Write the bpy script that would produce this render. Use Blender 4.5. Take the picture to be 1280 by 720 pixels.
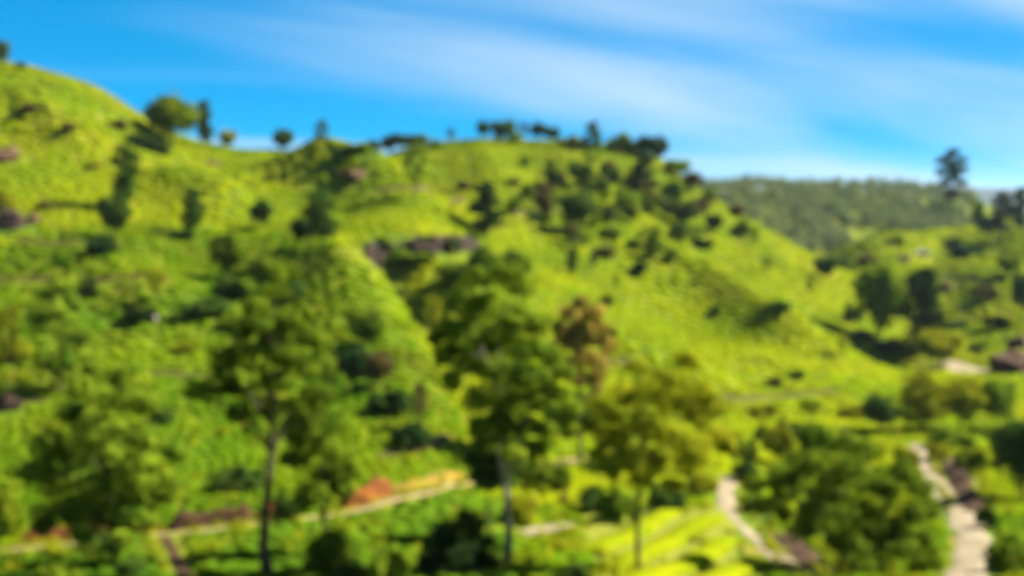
import bpy, math, random
import numpy as np

# ------------------------------------------------------------------ camera, sky, sun, exposure
for o in list(bpy.data.objects):
    bpy.data.objects.remove(o)
R = math.radians
scene = bpy.context.scene
col = scene.collection
CZ = 60.0                    # eye height above the low plain
F = 1372.0                   # focal length in pixels of a 1280 px wide picture
PITCH = math.atan(110 / F)
cam_d = bpy.data.cameras.new('camera')
cam = bpy.data.objects.new('camera', cam_d)
col.objects.link(cam)
cam.location = (0, 0, CZ)
cam.rotation_euler = (math.pi / 2 - PITCH, 0, 0)
cam_d.sensor_width = 36.0
cam_d.lens = 36.0 * F / 1280.0
cam_d.clip_start = 0.1
cam_d.clip_end = 30000
# the photograph is taken with the lens focused close by: the whole valley is out of focus
cam_d.dof.use_dof = True
cam_d.dof.focus_distance = 1.0
cam_d.dof.aperture_fstop = cam_d.lens / 9.5
cam_d.dof.aperture_blades = 0
scene.camera = cam

SUN_EL, SUN_AZ = 43.0, 76.0      # azimuth clockwise from the view direction (+Y)
world = bpy.data.worlds.new('World')
scene.world = world
world.use_nodes = True
wt = world.node_tree
wn, wl = wt.nodes, wt.links
wn.clear()
w_out = wn.new('ShaderNodeOutputWorld')
w_bg = wn.new('ShaderNodeBackground')
w_sky = wn.new('ShaderNodeTexSky')
w_sky.sky_type = 'NISHITA'
w_sky.sun_disc = False
w_sky.sun_elevation = R(SUN_EL)
w_sky.sun_rotation = R(SUN_AZ)
w_sky.altitude = 3000
w_sky.air_density = 0.6
w_sky.dust_density = 0.0
w_sky.ozone_density = 6.0
w_hs = wn.new('ShaderNodeHueSaturation')
w_hs.inputs['Hue'].default_value = 0.493
w_hs.inputs['Saturation'].default_value = 2.2
w_hs.inputs['Value'].default_value = 1.36
w_gm = wn.new('ShaderNodeGamma')
w_gm.inputs['Gamma'].default_value = 0.5
wl.new(w_sky.outputs['Color'], w_gm.inputs['Color'])
wl.new(w_gm.outputs[0], w_hs.inputs['Color'])
# thin cirrus: noise on the plane of the cloud layer, stretched into streaks
w_tc = wn.new('ShaderNodeTexCoord')
w_sep = wn.new('ShaderNodeSeparateXYZ')
wl.new(w_tc.outputs['Generated'], w_sep.inputs[0])


def wmath(op, a, b=None, c=None):
    n = wn.new('ShaderNodeMath')
    n.operation = op
    for i, v in enumerate((a, b, c)):
        if v is None:
            continue
        if isinstance(v, (int, float)):
            n.inputs[i].default_value = v
        else:
            wl.new(v, n.inputs[i])
    return n.outputs[0]


zc = wmath('MAXIMUM', w_sep.outputs[2], 0.0)
den = wmath('ADD', zc, 0.16)
pxn = wmath('DIVIDE', w_sep.outputs[0], den)
pyn = wmath('DIVIDE', w_sep.outputs[1], den)
w_cmb = wn.new('ShaderNodeCombineXYZ')
wl.new(pxn, w_cmb.inputs[0])
wl.new(pyn, w_cmb.inputs[1])
w_map = wn.new('ShaderNodeMapping')
w_map.vector_type = 'TEXTURE'
w_map.inputs['Rotation'].default_value = (0, 0, R(24))
w_map.inputs['Scale'].default_value = (3.4, 1.25, 1)
w_map.inputs['Location'].default_value = (-16.02, -5.42, 0)
wl.new(w_cmb.outputs[0], w_map.inputs['Vector'])
w_no = wn.new('ShaderNodeTexNoise')
w_no.inputs['Scale'].default_value = 1.0
w_no.inputs['Detail'].default_value = 4
w_no.inputs['Roughness'].default_value = 0.45
w_no.inputs['Distortion'].default_value = 0.5
wl.new(w_map.outputs[0], w_no.inputs['Vector'])
w_rmp = wn.new('ShaderNodeMapRange')
w_rmp.interpolation_type = 'SMOOTHSTEP'
w_rmp.inputs['From Min'].default_value = 0.41
w_rmp.inputs['From Max'].default_value = 0.76
w_rmp.inputs['To Max'].default_value = 0.74
wl.new(w_no.outputs['Fac'], w_rmp.inputs['Value'])
w_mix = wn.new('ShaderNodeMix')
w_mix.data_type = 'RGBA'
wl.new(w_rmp.outputs[0], w_mix.inputs['Factor'])
wl.new(w_hs.outputs[0], w_mix.inputs['A'])
w_mix.inputs['B'].default_value = (2.4, 2.95, 3.4, 1)
wl.new(w_mix.outputs['Result'], w_bg.inputs['Color'])
w_bg.inputs['Strength'].default_value = 0.064
wl.new(w_bg.outputs[0], w_out.inputs['Surface'])

sun_d = bpy.data.lights.new('sun', 'SUN')
sun_d.energy = 5.0
sun_d.angle = R(0.5)
sun_d.color = (1.0, 0.95, 0.84)
sun = bpy.data.objects.new('sun', sun_d)
col.objects.link(sun)
sun.rotation_euler = (R(90 - SUN_EL), 0, R(-SUN_AZ) + math.pi)
sun.location = (150, 20, 200)

scene.view_settings.view_transform = 'Standard'
scene.view_settings.look = 'None'
scene.view_settings.gamma = 1.0
scene.view_settings.exposure = 2.28
scene.cycles.use_denoising = True
scene.cycles.max_bounces = 6
scene.cycles.transparent_max_bounces = 4
scene.cycles.sample_clamp_indirect = 6.0

rng = np.random.default_rng(7)
random.seed(7)

# ------------------------------------------------------------------ pixel <-> world helpers
cp, sp = math.cos(PITCH), math.sin(PITCH)


def tz(py):                       # height gained per metre of depth along a picture row
    cy = (360 - py) / F
    return (-sp + cy * cp) / (cp + cy * sp)


def tx(px, py):
    cy = (360 - py) / F
    return ((px - 640) / F) / (cp + cy * sp)


def vnoise(x, y, seed=0):
    """smooth value noise in numpy, about -1..1"""
    xi, yi = np.floor(x).astype(np.int64), np.floor(y).astype(np.int64)
    fx, fy = x - xi, y - yi
    fx = fx * fx * (3 - 2 * fx)
    fy = fy * fy * (3 - 2 * fy)

    def h(a, b):
        n = (a * 374761393 + b * 668265263 + seed * 974634777) & 0x7fffffff
        n = ((n ^ (n >> 13)) * 1274126177) & 0x7fffffff
        return ((n ^ (n >> 16)) & 0xffff) / 32767.5 - 1
    return (h(xi, yi) * (1 - fx) + h(xi + 1, yi) * fx) * (1 - fy) + (h(xi, yi + 1) * (1 - fx) + h(xi + 1, yi + 1) * fx) * fy


# ------------------------------------------------------------------ terrain: heights through surveyed points
PROFILE = {   # picture column: (depth, picture row) of the ground, nearest first
    -160: [(52, 720), (66, 690), (85, 625), (100, 545), (120, 455), (145, 352), (175, 250), (205, 158), (240, 72)],
    0: [(52, 722), (66, 690), (72, 672), (85, 620), (100, 540), (120, 450), (145, 350), (175, 250), (205, 160), (235, 81)],
    120: [(52, 722), (67, 677), (74, 655), (88, 600), (104, 525), (122, 445), (148, 345), (178, 255), (210, 175), (240, 114)],
    220: [(52, 722), (68, 668), (76, 643), (90, 590), (106, 515), (124, 440), (150, 345), (182, 262), (215, 205), (246, 172)],
    330: [(53, 722), (71, 653), (80, 628), (95, 575), (110, 500), (128, 425), (150, 345), (180, 280), (218, 225), (258, 188)],
    430: [(53, 722), (75, 641), (84, 612), (98, 560), (112, 495), (128, 415), (147, 330), (163, 305), (180, 284), (215, 232), (262, 190)],
    530: [(53, 722), (80, 618), (90, 590), (104, 540), (120, 485), (138, 430), (156, 370), (166, 322), (176, 290), (215, 248), (262, 212), (318, 180)],
    640: [(53, 722), (75, 660), (95, 600), (110, 545), (126, 485), (142, 425), (162, 370), (186, 322), (216, 278), (262, 228), (330, 172)],
    740: [(54, 722), (77, 655), (98, 598), (116, 543), (134, 485), (154, 425), (176, 375), (202, 330), (232, 284), (272, 236), (330, 178)],
    830: [(54, 722), (79, 652), (99, 600), (121, 542), (143, 484), (166, 430), (190, 380), (218, 330), (250, 284), (284, 240), (322, 200)],
    900: [(55, 722), (80, 650), (100, 600), (125, 542), (150, 484), (175, 432), (203, 382), (233, 335), (268, 292), (302, 252)],
    960: [(56, 722), (83, 647), (103, 597), (128, 541), (153, 487), (178, 436), (210, 388), (242, 345), (276, 306), (296, 286)],
    1020: [(57, 722), (85, 644), (106, 594), (131, 540), (156, 489), (183, 442), (218, 396), (250, 358), (286, 322)],
    1100: [(60, 722), (88, 640), (109, 590), (136, 538), (160, 492), (188, 450), (222, 420), (262, 388), (312, 345), (352, 315), (396, 290)],
    1200: [(55, 722), (75, 660), (95, 612), (116, 570), (146, 520), (170, 482), (190, 462), (230, 430), (280, 390), (330, 345), (372, 308), (402, 282)],
    1290: [(55, 722), (80, 645), (110, 582), (146, 522), (180, 472), (216, 432), (252, 395), (300, 342), (350, 300), (402, 272)],
    1440: [(55, 722), (80, 645), (110, 580), (146, 518), (180, 468), (216, 425), (252, 385), (300, 332), (350, 292), (402, 262)],
}
BEHIND = {   # the land beyond the crests: (depth, height relative to the eye)
    -160: [(300, 20), (420, -8), (620, -28)], 0: [(300, 20), (420, -8), (620, -28)], 120: [(310, 16), (430, -10), (620, -28)],
    220: [(312, 8), (430, -12), (620, -28)], 330: [(320, 6), (430, -14), (620, -28)], 430: [(312, 8), (360, 9), (450, -14), (620, -28)],
    530: [(362, 14), (450, -12), (620, -28)], 640: [(380, 12), (470, -12), (640, -26)], 740: [(380, 10), (470, -14), (640, -24)],
    830: [(372, 0), (450, -22), (560, -8), (640, -2), (740, -12)], 900: [(350, -20), (420, -24), (500, -14), (620, 5), (740, -8)],
    960: [(345, -26), (420, -24), (500, -14), (620, 5), (740, -8)], 1020: [(345, -26), (420, -22), (500, -13), (620, 4), (740, -10)],
    1100: [(440, -22), (510, -14), (620, 5), (740, -10)], 1200: [(450, -20), (540, -14), (620, 0), (740, -12)],
    1290: [(450, -14), (560, -16), (740, -16)], 1440: [(450, -10), (560, -14), (740, -18)],
}
pts = []
for px, prof in PROFILE.items():
    for Y, py in prof:
        pts.append((tx(px, py), math.log(Y), tz(py)))
    for Y, z in BEHIND[px]:
        pts.append(((px - 640) / F, math.log(Y), z / Y))
    for Y, z in ((6, -3.2), (18, -8.0), (34, -13.4)):
        pts.append(((px - 640) / F, math.log(Y), z / Y))
pts = np.array(pts)
SU, SV = 3.4, 2.2
PA = np.stack([pts[:, 0] * SU, pts[:, 1] * SV], 1)


def tps(r2):
    return np.where(r2 > 1e-12, r2 * np.log(np.maximum(r2, 1e-12)), 0.0)


n = len(PA)
K = tps(((PA[:, None] - PA[None]) ** 2).sum(-1)) + np.eye(n) * 0.0015
P = np.concatenate([np.ones((n, 1)), PA], 1)
A = np.block([[K, P], [P.T, np.zeros((3, 3))]])
SOL = np.linalg.solve(A, np.concatenate([pts[:, 2], np.zeros(3)]))


def line_world(points):
    return np.array([(Y * tx(px, py), Y) for px, py, Y in points])


# raised spurs and sunken gullies: picture points with depth, height, half width
RELIEF = [
    (line_world([(405, 292, 160), (437, 312, 150), (468, 352, 140), (503, 402, 128), (545, 455, 118), (590, 515, 108)]), 1.2, 7.0),
    (line_world([(452, 305, 172), (480, 335, 164), (520, 388, 153), (572, 432, 142), (625, 482, 132)]), -1.7, 4.5),
    (line_world([(822, 312, 232), (880, 340, 215), (940, 375, 198), (1000, 410, 184), (1050, 432, 176)]), 2.3, 7.0),
    (line_world([(600, 200, 318), (620, 236, 262), (640, 292, 210)]), 1.2, 8.0),
    (line_world([(700, 210, 305), (740, 262, 250), (792, 332, 208)]), 1.4, 8.0),
    (line_world([(20, 130, 222), (80, 160, 210), (150, 190, 204)]), 1.3, 6.0),
    (line_world([(30, 300, 160), (110, 330, 150), (200, 370, 140), (290, 420, 128)]), 1.1, 7.0),
    (line_world([(770, 340, 205), (830, 385, 186), (900, 420, 172)]), -0.8, 9.0),
    (line_world([(330, 204, 236), (390, 212, 228), (440, 226, 220), (500, 258, 205), (560, 288, 190)]), 3.0, 9.0),
    (line_world([(380, 205, 262), (470, 232, 240), (540, 262, 222)]), -3.2, 9.0),
    (line_world([(170, 215, 200), (260, 240, 192), (330, 262, 188)]), 2.0, 7.0),
    (line_world([(200, 225, 208), (290, 245, 202)]), -2.2, 6.0),
    (line_world([(690, 398, 150), (790, 425, 152), (860, 462, 150), (930, 500, 140)]), 1.2, 7.0),
    (line_world([(1060, 428, 200), (1120, 444, 200), (1180, 452, 196)]), -2.4, 8.0),
    (line_world([(1150, 335, 330), (1215, 360, 305), (1275, 400, 250)]), 3.0, 12.0),
]


def seg_dist(x, y, line, along=False):
    d = np.full(x.shape, 1e9)
    w = np.zeros(x.shape)
    m = len(line) - 1
    for k, (a, b) in enumerate(zip(line[:-1], line[1:])):
        ab = b - a
        t = np.clip(((x - a[0]) * ab[0] + (y - a[1]) * ab[1]) / (ab @ ab), 0, 1)
        dd = (x - a[0] - t * ab[0]) ** 2 + (y - a[1] - t * ab[1]) ** 2
        w = np.where(dd < d, (k + t) / m, w)
        d = np.minimum(d, dd)
    return (np.sqrt(d), w) if along else np.sqrt(d)


def raw_height(x, y):
    yy = np.maximum(y, 4.0)
    u = np.clip(x / yy, -0.66, 0.66)
    q = np.stack([u * SU, np.log(yy) * SV], -1).reshape(-1, 2)
    e = np.empty(len(q))
    for i in range(0, len(q), 20000):
        s = q[i:i + 20000]
        e[i:i + 20000] = tps(((s[:, None] - PA[None]) ** 2).sum(-1)) @ SOL[:n] + SOL[n] + s @ SOL[n + 1:]
    z = e.reshape(x.shape) * yy
    for line, h, w in RELIEF:
        dist, s_ = seg_dist(x, y, line, True)
        z = z + 2.6 * h * np.clip(np.minimum(s_, 1 - s_) * 3.2, 0.05, 1) * np.exp(-(dist / w) ** 2)
    far = np.clip((yy - 40) / 120, 0.15, 1)
    z = z + far * (0.8 * vnoise(x / 23, y / 23, 1) + 0.30 * vnoise(x / 9, y / 9, 2)) + 0.14 * vnoise(x / 3.1, y / 3.1, 3)
    # the land runs out into the plain beyond the sheet's borders
    k = np.clip((y - 660) / 100, 0, 1)
    k = np.maximum(k, np.clip((np.abs(x - 40) - 380) / 80, 0, 1))
    k = k * k * (3 - 2 * k)
    return CZ + z * (1 - k) + (-59.0) * k


ys = [-30, -20, -12, -6, -2]
y = 1.0
while y < 770:
    ys.append(y)
    y += max(0.8, 0.0062 * y)
xs = [0.0]
while xs[-1] < 470:
    xs.append(xs[-1] + max(0.9, 0.012 * xs[-1]))
GX = np.array([-v for v in xs[:0:-1]] + xs) + 20
GY = np.array(ys)
MX, MY = np.meshgrid(GX, GY)
MZ = raw_height(MX, MY)


def hgt(x, y):
    x, y = np.asarray(x, float), np.asarray(y, float)
    i = np.clip(np.searchsorted(GX, x) - 1, 0, len(GX) - 2)
    j = np.clip(np.searchsorted(GY, y) - 1, 0, len(GY) - 2)
    fx = np.clip((x - GX[i]) / (GX[i + 1] - GX[i]), 0, 1)
    fy = np.clip((y - GY[j]) / (GY[j + 1] - GY[j]), 0, 1)
    return (MZ[j, i] * (1 - fx) + MZ[j, i + 1] * fx) * (1 - fy) + (MZ[j + 1, i] * (1 - fx) + MZ[j + 1, i + 1] * fx) * fy


RAY = np.concatenate([np.arange(30, 260, 0.25), np.arange(260, 740, 0.6)])


def hit(px, py):
    """where the sight line through a picture point meets the land"""
    X, Z = RAY * tx(px, py), CZ + RAY * tz(py)
    below = np.nonzero(hgt(X, RAY) >= Z)[0]
    if len(below) == 0:            # passes over the crest: take the nearest approach
        k = int(np.argmin(Z - hgt(X, RAY)))
    else:
        k = int(below[0])
    return float(X[k]), float(RAY[k])


# ------------------------------------------------------------------ materials
MATS = {}
ALBEDO = 0.64                    # the colours below were picked at a lower exposure; this brings them to real reflectances


def new_mat(name):
    m = bpy.data.materials.new(name)
    m.use_nodes = True
    m.node_tree.nodes.clear()
    MATS[name] = m
    return m, m.node_tree.nodes, m.node_tree.links


def noise_node(nodes, links, vec, scale, detail=3, rough=0.55):
    t = nodes.new('ShaderNodeTexNoise')
    t.inputs['Scale'].default_value = scale
    t.inputs['Detail'].default_value = detail
    t.inputs['Roughness'].default_value = rough
    links.new(vec, t.inputs['Vector'])
    return t.outputs['Fac']


def ramp(nodes, links, fac, stops):
    r = nodes.new('ShaderNodeValToRGB')
    el = r.color_ramp.elements
    while len(el) < len(stops):
        el.new(0.5)
    for e, (p, c) in zip(el, stops):
        e.position = p
        e.color = (*(v * ALBEDO if max(c) < 0.9 else v for v in c), 1)
    links.new(fac, r.inputs['Fac'])
    return r.outputs['Color']


def mixc(nodes, links, fac, a, b, mode='MIX'):
    mx = nodes.new('ShaderNodeMix')
    mx.data_type = 'RGBA'
    mx.blend_type = mode
    for k, v in (('Factor', fac), ('A', a), ('B', b)):
        if isinstance(v, (int, float)):
            mx.inputs[k].default_value = v
        elif isinstance(v, tuple):
            mx.inputs[k].default_value = (*v, 1)
        else:
            links.new(v, mx.inputs[k])
    return mx.outputs['Result']


def leaf_mat(name, c1, c2, trans=0.35, scale=0.35, spread=0.25, dull=None):
    """foliage: two greens in patches, each tree shifted a little, light passes through the leaves"""
    m, N, L = new_mat(name)
    geo = N.new('ShaderNodeNewGeometry')
    info = N.new('ShaderNodeObjectInfo')
    f = noise_node(N, L, geo.outputs['Position'], scale, 3, 0.6)
    c = ramp(N, L, f, [(0.35, c1), (0.65, c2)])
    if dull:                       # older leaf and rough patches among the tea, and the finer grain of single bushes
        c = mixc(N, L, ramp(N, L, noise_node(N, L, geo.outputs['Position'], 0.09, 5, 0.62), [(0.52, (0, 0, 0)), (0.70, (0.95, 0.95, 0.95))]), c, tuple(v * ALBEDO for v in dull))
        c = mixc(N, L, 0.7, c, ramp(N, L, noise_node(N, L, geo.outputs['Position'], 0.45, 3, 0.6), [(0.3, (0.93, 0.93, 0.93)), (0.7, (1.25, 1.2, 1.0))]), 'MULTIPLY')
    hs = N.new('ShaderNodeHueSaturation')
    mr = N.new('ShaderNodeMapRange')
    mr.inputs['To Min'].default_value = 1 - spread
    mr.inputs['To Max'].default_value = 1 + spread
    L.new(info.outputs['Random'], mr.inputs['Value'])
    L.new(mr.outputs[0], hs.inputs['Value'])
    L.new(c, hs.inputs['Color'])
    d = N.new('ShaderNodeBsdfDiffuse')
    t = N.new('ShaderNodeBsdfTranslucent')
    L.new(hs.outputs[0], d.inputs['Color'])
    L.new(hs.outputs[0], t.inputs['Color'])
    ms = N.new('ShaderNodeMixShader')
    ms.inputs[0].default_value = trans
    L.new(d.outputs[0], ms.inputs[1])
    L.new(t.outputs[0], ms.inputs[2])
    o = N.new('ShaderNodeOutputMaterial')
    L.new(ms.outputs[0], o.inputs['Surface'])
    return m


def plain_mat(name, c1, c2, scale=2.0, rough=0.9, bump=0.4, c3=None):
    m, N, L = new_mat(name)
    geo = N.new('ShaderNodeNewGeometry')
    f = noise_node(N, L, geo.outputs['Position'], scale, 5, 0.62)
    stops = [(0.32, c1), (0.62, c2)] if c3 is None else [(0.3, c1), (0.5, c2), (0.7, c3)]
    c = ramp(N, L, f, stops)
    p = N.new('ShaderNodeBsdfPrincipled')
    p.inputs['Roughness'].default_value = rough
    p.inputs['Specular IOR Level'].default_value = 0.15
    L.new(c, p.inputs['Base Color'])
    if bump:
        b = N.new('ShaderNodeBump')
        b.inputs['Strength'].default_value = bump
        b.inputs['Distance'].default_value = 0.15
        L.new(noise_node(N, L, geo.outputs['Position'], scale * 3, 4), b.inputs['Height'])
        L.new(b.outputs[0], p.inputs['Normal'])
    o = N.new('ShaderNodeOutputMaterial')
    L.new(p.outputs[0], o.inputs['Surface'])
    return m


def ground_mat():
    m, N, L = new_mat('hillside')
    geo = N.new('ShaderNodeNewGeometry')
    pos = geo.outputs['Position']
    g = ramp(N, L, noise_node(N, L, pos, 0.035, 4), [(0.36, (0.075, 0.135, 0.006)), (0.5, (0.145, 0.185, 0.006)), (0.66, (0.20, 0.20, 0.008))])
    fine = ramp(N, L, noise_node(N, L, pos, 0.55, 4, 0.65), [(0.3, (0.55, 0.6, 0.5)), (0.65, (1.1, 1.08, 1.0))])
    g = mixc(N, L, 0.8, g, fine, 'MULTIPLY')
    soil = ramp(N, L, noise_node(N, L, pos, 0.11, 4, 0.6), [(0.60, (0, 0, 0)), (0.72, (1, 1, 1))])
    g = mixc(N, L, soil, g, (0.17, 0.105, 0.022))
    p = N.new('ShaderNodeBsdfPrincipled')
    p.inputs['Roughness'].default_value = 0.95
    p.inputs['Specular IOR Level'].default_value = 0.05
    L.new(g, p.inputs['Base Color'])
    b = N.new('ShaderNodeBump')
    b.inputs['Strength'].default_value = 0.7
    b.inputs['Distance'].default_value = 0.6
    L.new(noise_node(N, L, pos, 0.9, 4, 0.6), b.inputs['Height'])
    L.new(b.outputs[0], p.inputs['Normal'])
    o = N.new('ShaderNodeOutputMaterial')
    L.new(p.outputs[0], o.inputs['Surface'])
    return m


ground_mat()
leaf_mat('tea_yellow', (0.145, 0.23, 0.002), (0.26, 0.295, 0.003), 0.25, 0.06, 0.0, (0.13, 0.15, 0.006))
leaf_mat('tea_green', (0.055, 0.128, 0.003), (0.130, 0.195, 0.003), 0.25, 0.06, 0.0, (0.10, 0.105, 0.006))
leaf_mat('tea_deep', (0.050, 0.115, 0.005), (0.095, 0.165, 0.006), 0.25, 0.08, 0.0)
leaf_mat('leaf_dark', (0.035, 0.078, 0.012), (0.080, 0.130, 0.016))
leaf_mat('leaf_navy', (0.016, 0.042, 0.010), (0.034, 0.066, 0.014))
leaf_mat('leaf_mid', (0.095, 0.180, 0.010), (0.22, 0.29, 0.014), 0.42)
leaf_mat('leaf_olive', (0.21, 0.235, 0.006), (0.33, 0.33, 0.010), 0.45)
leaf_mat('leaf_deep', (0.085, 0.160, 0.010), (0.255, 0.325, 0.016), 0.45, 0.55)
leaf_mat('leaf_bright', (0.105, 0.175, 0.006), (0.19, 0.23, 0.008))
leaf_mat('leaf_rust', (0.26, 0.25, 0.03), (0.60, 0.38, 0.07), 0.5, 0.5)
leaf_mat('leaf_brown', (0.085, 0.075, 0.022), (0.13, 0.10, 0.03))
leaf_mat('leaf_grey', (0.050, 0.085, 0.045), (0.085, 0.12, 0.055))
leaf_mat('forest_leaf', (0.105, 0.145, 0.055), (0.175, 0.20, 0.075), 0.25, 0.05)
plain_mat('bark_dark', (0.045, 0.034, 0.022), (0.10, 0.075, 0.05), 3.0)
plain_mat('bark_pale', (0.20, 0.18, 0.13), (0.34, 0.31, 0.24), 3.0)
plain_mat('dirt', (0.18, 0.125, 0.055), (0.29, 0.21, 0.10), 0.7, 0.95, 0.5)
plain_mat('pale_dirt', (0.13, 0.10, 0.05), (0.25, 0.195, 0.115), 0.55, 0.95, 0.5, (0.36, 0.29, 0.19))
plain_mat('orange_earth', (0.085, 0.024, 0.005), (0.21, 0.065, 0.007), 0.5, 0.95, 0.8)
plain_mat('ochre_earth', (0.15, 0.15, 0.008), (0.24, 0.13, 0.012), 0.5, 0.95, 0.8)
plain_mat('dark_earth', (0.022, 0.012, 0.005), (0.065, 0.028, 0.008), 0.8, 0.95, 0.8)
plain_mat('field_soil', (0.13, 0.16, 0.006), (0.20, 0.20, 0.008), 0.9, 0.95, 0.6)
plain_mat('rock_dark', (0.016, 0.010, 0.008), (0.034, 0.020, 0.013), 0.6, 0.9, 0.9, (0.07, 0.036, 0.018))
plain_mat('rock_pink', (0.06, 0.032, 0.018), (0.15, 0.082, 0.042), 0.7, 0.9, 0.9)
plain_mat('rock_red', (0.03, 0.016, 0.010), (0.075, 0.036, 0.018), 0.6, 0.9, 0.9, (0.13, 0.065, 0.03))
plain_mat('rock_pale', (0.16, 0.14, 0.115), (0.32, 0.29, 0.24), 0.8, 0.9, 0.7)
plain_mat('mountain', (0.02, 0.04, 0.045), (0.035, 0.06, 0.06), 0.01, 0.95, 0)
plain_mat('plain', (0.06, 0.09, 0.02), (0.12, 0.13, 0.03), 0.01, 0.95, 0)

# ------------------------------------------------------------------ mesh helpers


def mesh_np(name, V, Fq, mat, smooth=False):
    """mesh from a vertex array and an array of equal-sized faces"""
    V = np.asarray(V, np.float32)
    Fq = np.asarray(Fq, np.int32)
    me = bpy.data.meshes.new(name)
    k = Fq.shape[1]
    me.vertices.add(len(V))
    me.vertices.foreach_set('co', V.ravel())
    me.loops.add(Fq.size)
    me.loops.foreach_set('vertex_index', Fq.ravel())
    me.polygons.add(len(Fq))
    me.polygons.foreach_set('loop_start', np.arange(0, Fq.size, k, dtype=np.int32))
    me.polygons.foreach_set('loop_total', np.full(len(Fq), k, np.int32))
    if smooth:
        me.polygons.foreach_set('use_smooth', np.ones(len(Fq), bool))
    me.update(calc_edges=True)
    me.materials.append(MATS[mat])
    return me


def link(name, me, parent=None, loc=None):
    o = bpy.data.objects.new(name, me)
    col.objects.link(o)
    if parent is not None:
        o.parent = parent
    if loc is not None:
        o.location = loc
    return o


def tag(o, label=None, cat=None, group=None, kind=None):
    for k, v in (('label', label), ('category', cat), ('group', group), ('kind', kind)):
        if v:
            o[k] = v
    return o


# ------------------------------------------------------------------ the land
ny, nx = MX.shape
V = np.stack([MX.ravel(), MY.ravel(), MZ.ravel()], 1)
idx = np.arange(ny * nx).reshape(ny, nx)
Fq = np.stack([idx[:-1, :-1].ravel(), idx[:-1, 1:].ravel(), idx[1:, 1:].ravel(), idx[1:, :-1].ravel()], 1)
tag(link('terrain', mesh_np('terrain', V, Fq, 'hillside', True)), kind='structure')
S = 14000.0
tag(link('plain', mesh_np('plain', [(-S, -S, 0), (S, -S, 0), (S, S, 0), (-S, S, 0)], [(0, 1, 2, 3)], 'plain')), kind='structure')


def far_mountain(name, px0, px1, Y, tops):
    """a ridge of real depth: a triangular cross-section swept along a rough crest"""
    X = np.linspace((px0 - 640) / F * Y, (px1 - 640) / F * Y, 90)
    t = np.linspace(0, 1, 90)
    crest = CZ + Y * np.array([tz(v) for v in np.interp(t, np.linspace(0, 1, len(tops)), tops)])
    crest += Y * 0.0016 * (vnoise(t * 14, t * 0 + Y, 5) + 0.5 * vnoise(t * 37, t * 0, 6))
    crest *= np.clip(np.minimum(t, 1 - t) * 9, 0.02, 1)
    rows = []
    for k, (dy, hh) in enumerate(((-500, 0), (-360, 0.22), (-220, 0.5), (-100, 0.82), (0, 1), (140, 0.7), (320, 0.3), (520, 0))):
        rows.append(np.stack([X, Y + dy + 40 * vnoise(t * 20, t * 0 + k, 8), np.maximum(crest * hh * (1 + 0.10 * vnoise(t * 25, t * 0 + k * 0.7, 9) * (hh < 1)), -1)], 1))
    V = np.concatenate(rows)
    idx = np.arange(len(V)).reshape(len(rows), 90)
    Fq = np.stack([idx[:-1, :-1].ravel(), idx[:-1, 1:].ravel(), idx[1:, 1:].ravel(), idx[1:, :-1].ravel()], 1)
    tag(link(name, mesh_np(name, V, Fq, 'mountain', True)), kind='structure')


far_mountain('mountains', 1090, 1460, 3600, [250, 240, 231, 236, 229, 234, 228, 240])
far_mountain('mountains', 700, 1250, 4400, [248, 246, 244, 247, 246, 245, 243])

# ------------------------------------------------------------------ roads and paths


def ribbon(name, points, width, mat, lift=0.07, kind='structure', wob=0.12):
    """a track laid over the land along picture points, width in metres"""
    P = np.array([p if len(p) == 3 else (*p, 0) for p in points], float)
    W = np.array([hit(a, b) for a, b, _ in P])
    d = np.concatenate([[0], np.cumsum(np.hypot(*np.diff(W, axis=0).T))])
    m = max(8, int(d[-1] / 0.7))
    s = np.linspace(0, d[-1], m)
    C = np.stack([np.interp(s, d, W[:, 0]), np.interp(s, d, W[:, 1])], 1)
    for _ in range(6):
        C[1:-1] = (C[:-2] + 2 * C[1:-1] + C[2:]) / 4
    T = np.gradient(C, axis=0)
    T /= np.linalg.norm(T, axis=1)[:, None]
    Nn = np.stack([-T[:, 1], T[:, 0]], 1)
    wd = np.interp(np.linspace(0, 1, m), np.linspace(0, 1, len(np.atleast_1d(width))), np.atleast_1d(width))
    cols = 7
    V = []
    for k in range(cols):
        a = k / (cols - 1) - 0.5
        off = a * wd * (1 + wob * vnoise(s / 2.3, s * 0 + (5 if a > 0 else 9), 11) * 2)
        q = C + Nn * off[:, None]
        crown = lift if 0 < k < cols - 1 else lift - 0.12
        V.append(np.stack([q[:, 0], q[:, 1], hgt(q[:, 0], q[:, 1]) + crown + 0.03 * vnoise(q[:, 0] * 1.3, q[:, 1] * 1.3, 12)], 1))
    V = np.stack(V, 1).reshape(-1, 3)
    idx = np.arange(len(V)).reshape(m, cols)
    Fq = np.stack([idx[:-1, :-1].ravel(), idx[:-1, 1:].ravel(), idx[1:, 1:].ravel(), idx[1:, :-1].ravel()], 1)
    TRACKS.append((C, float(np.max(wd)) / 2))
    return tag(link(name, mesh_np(name, V, Fq, mat, True)), kind=kind)


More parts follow.
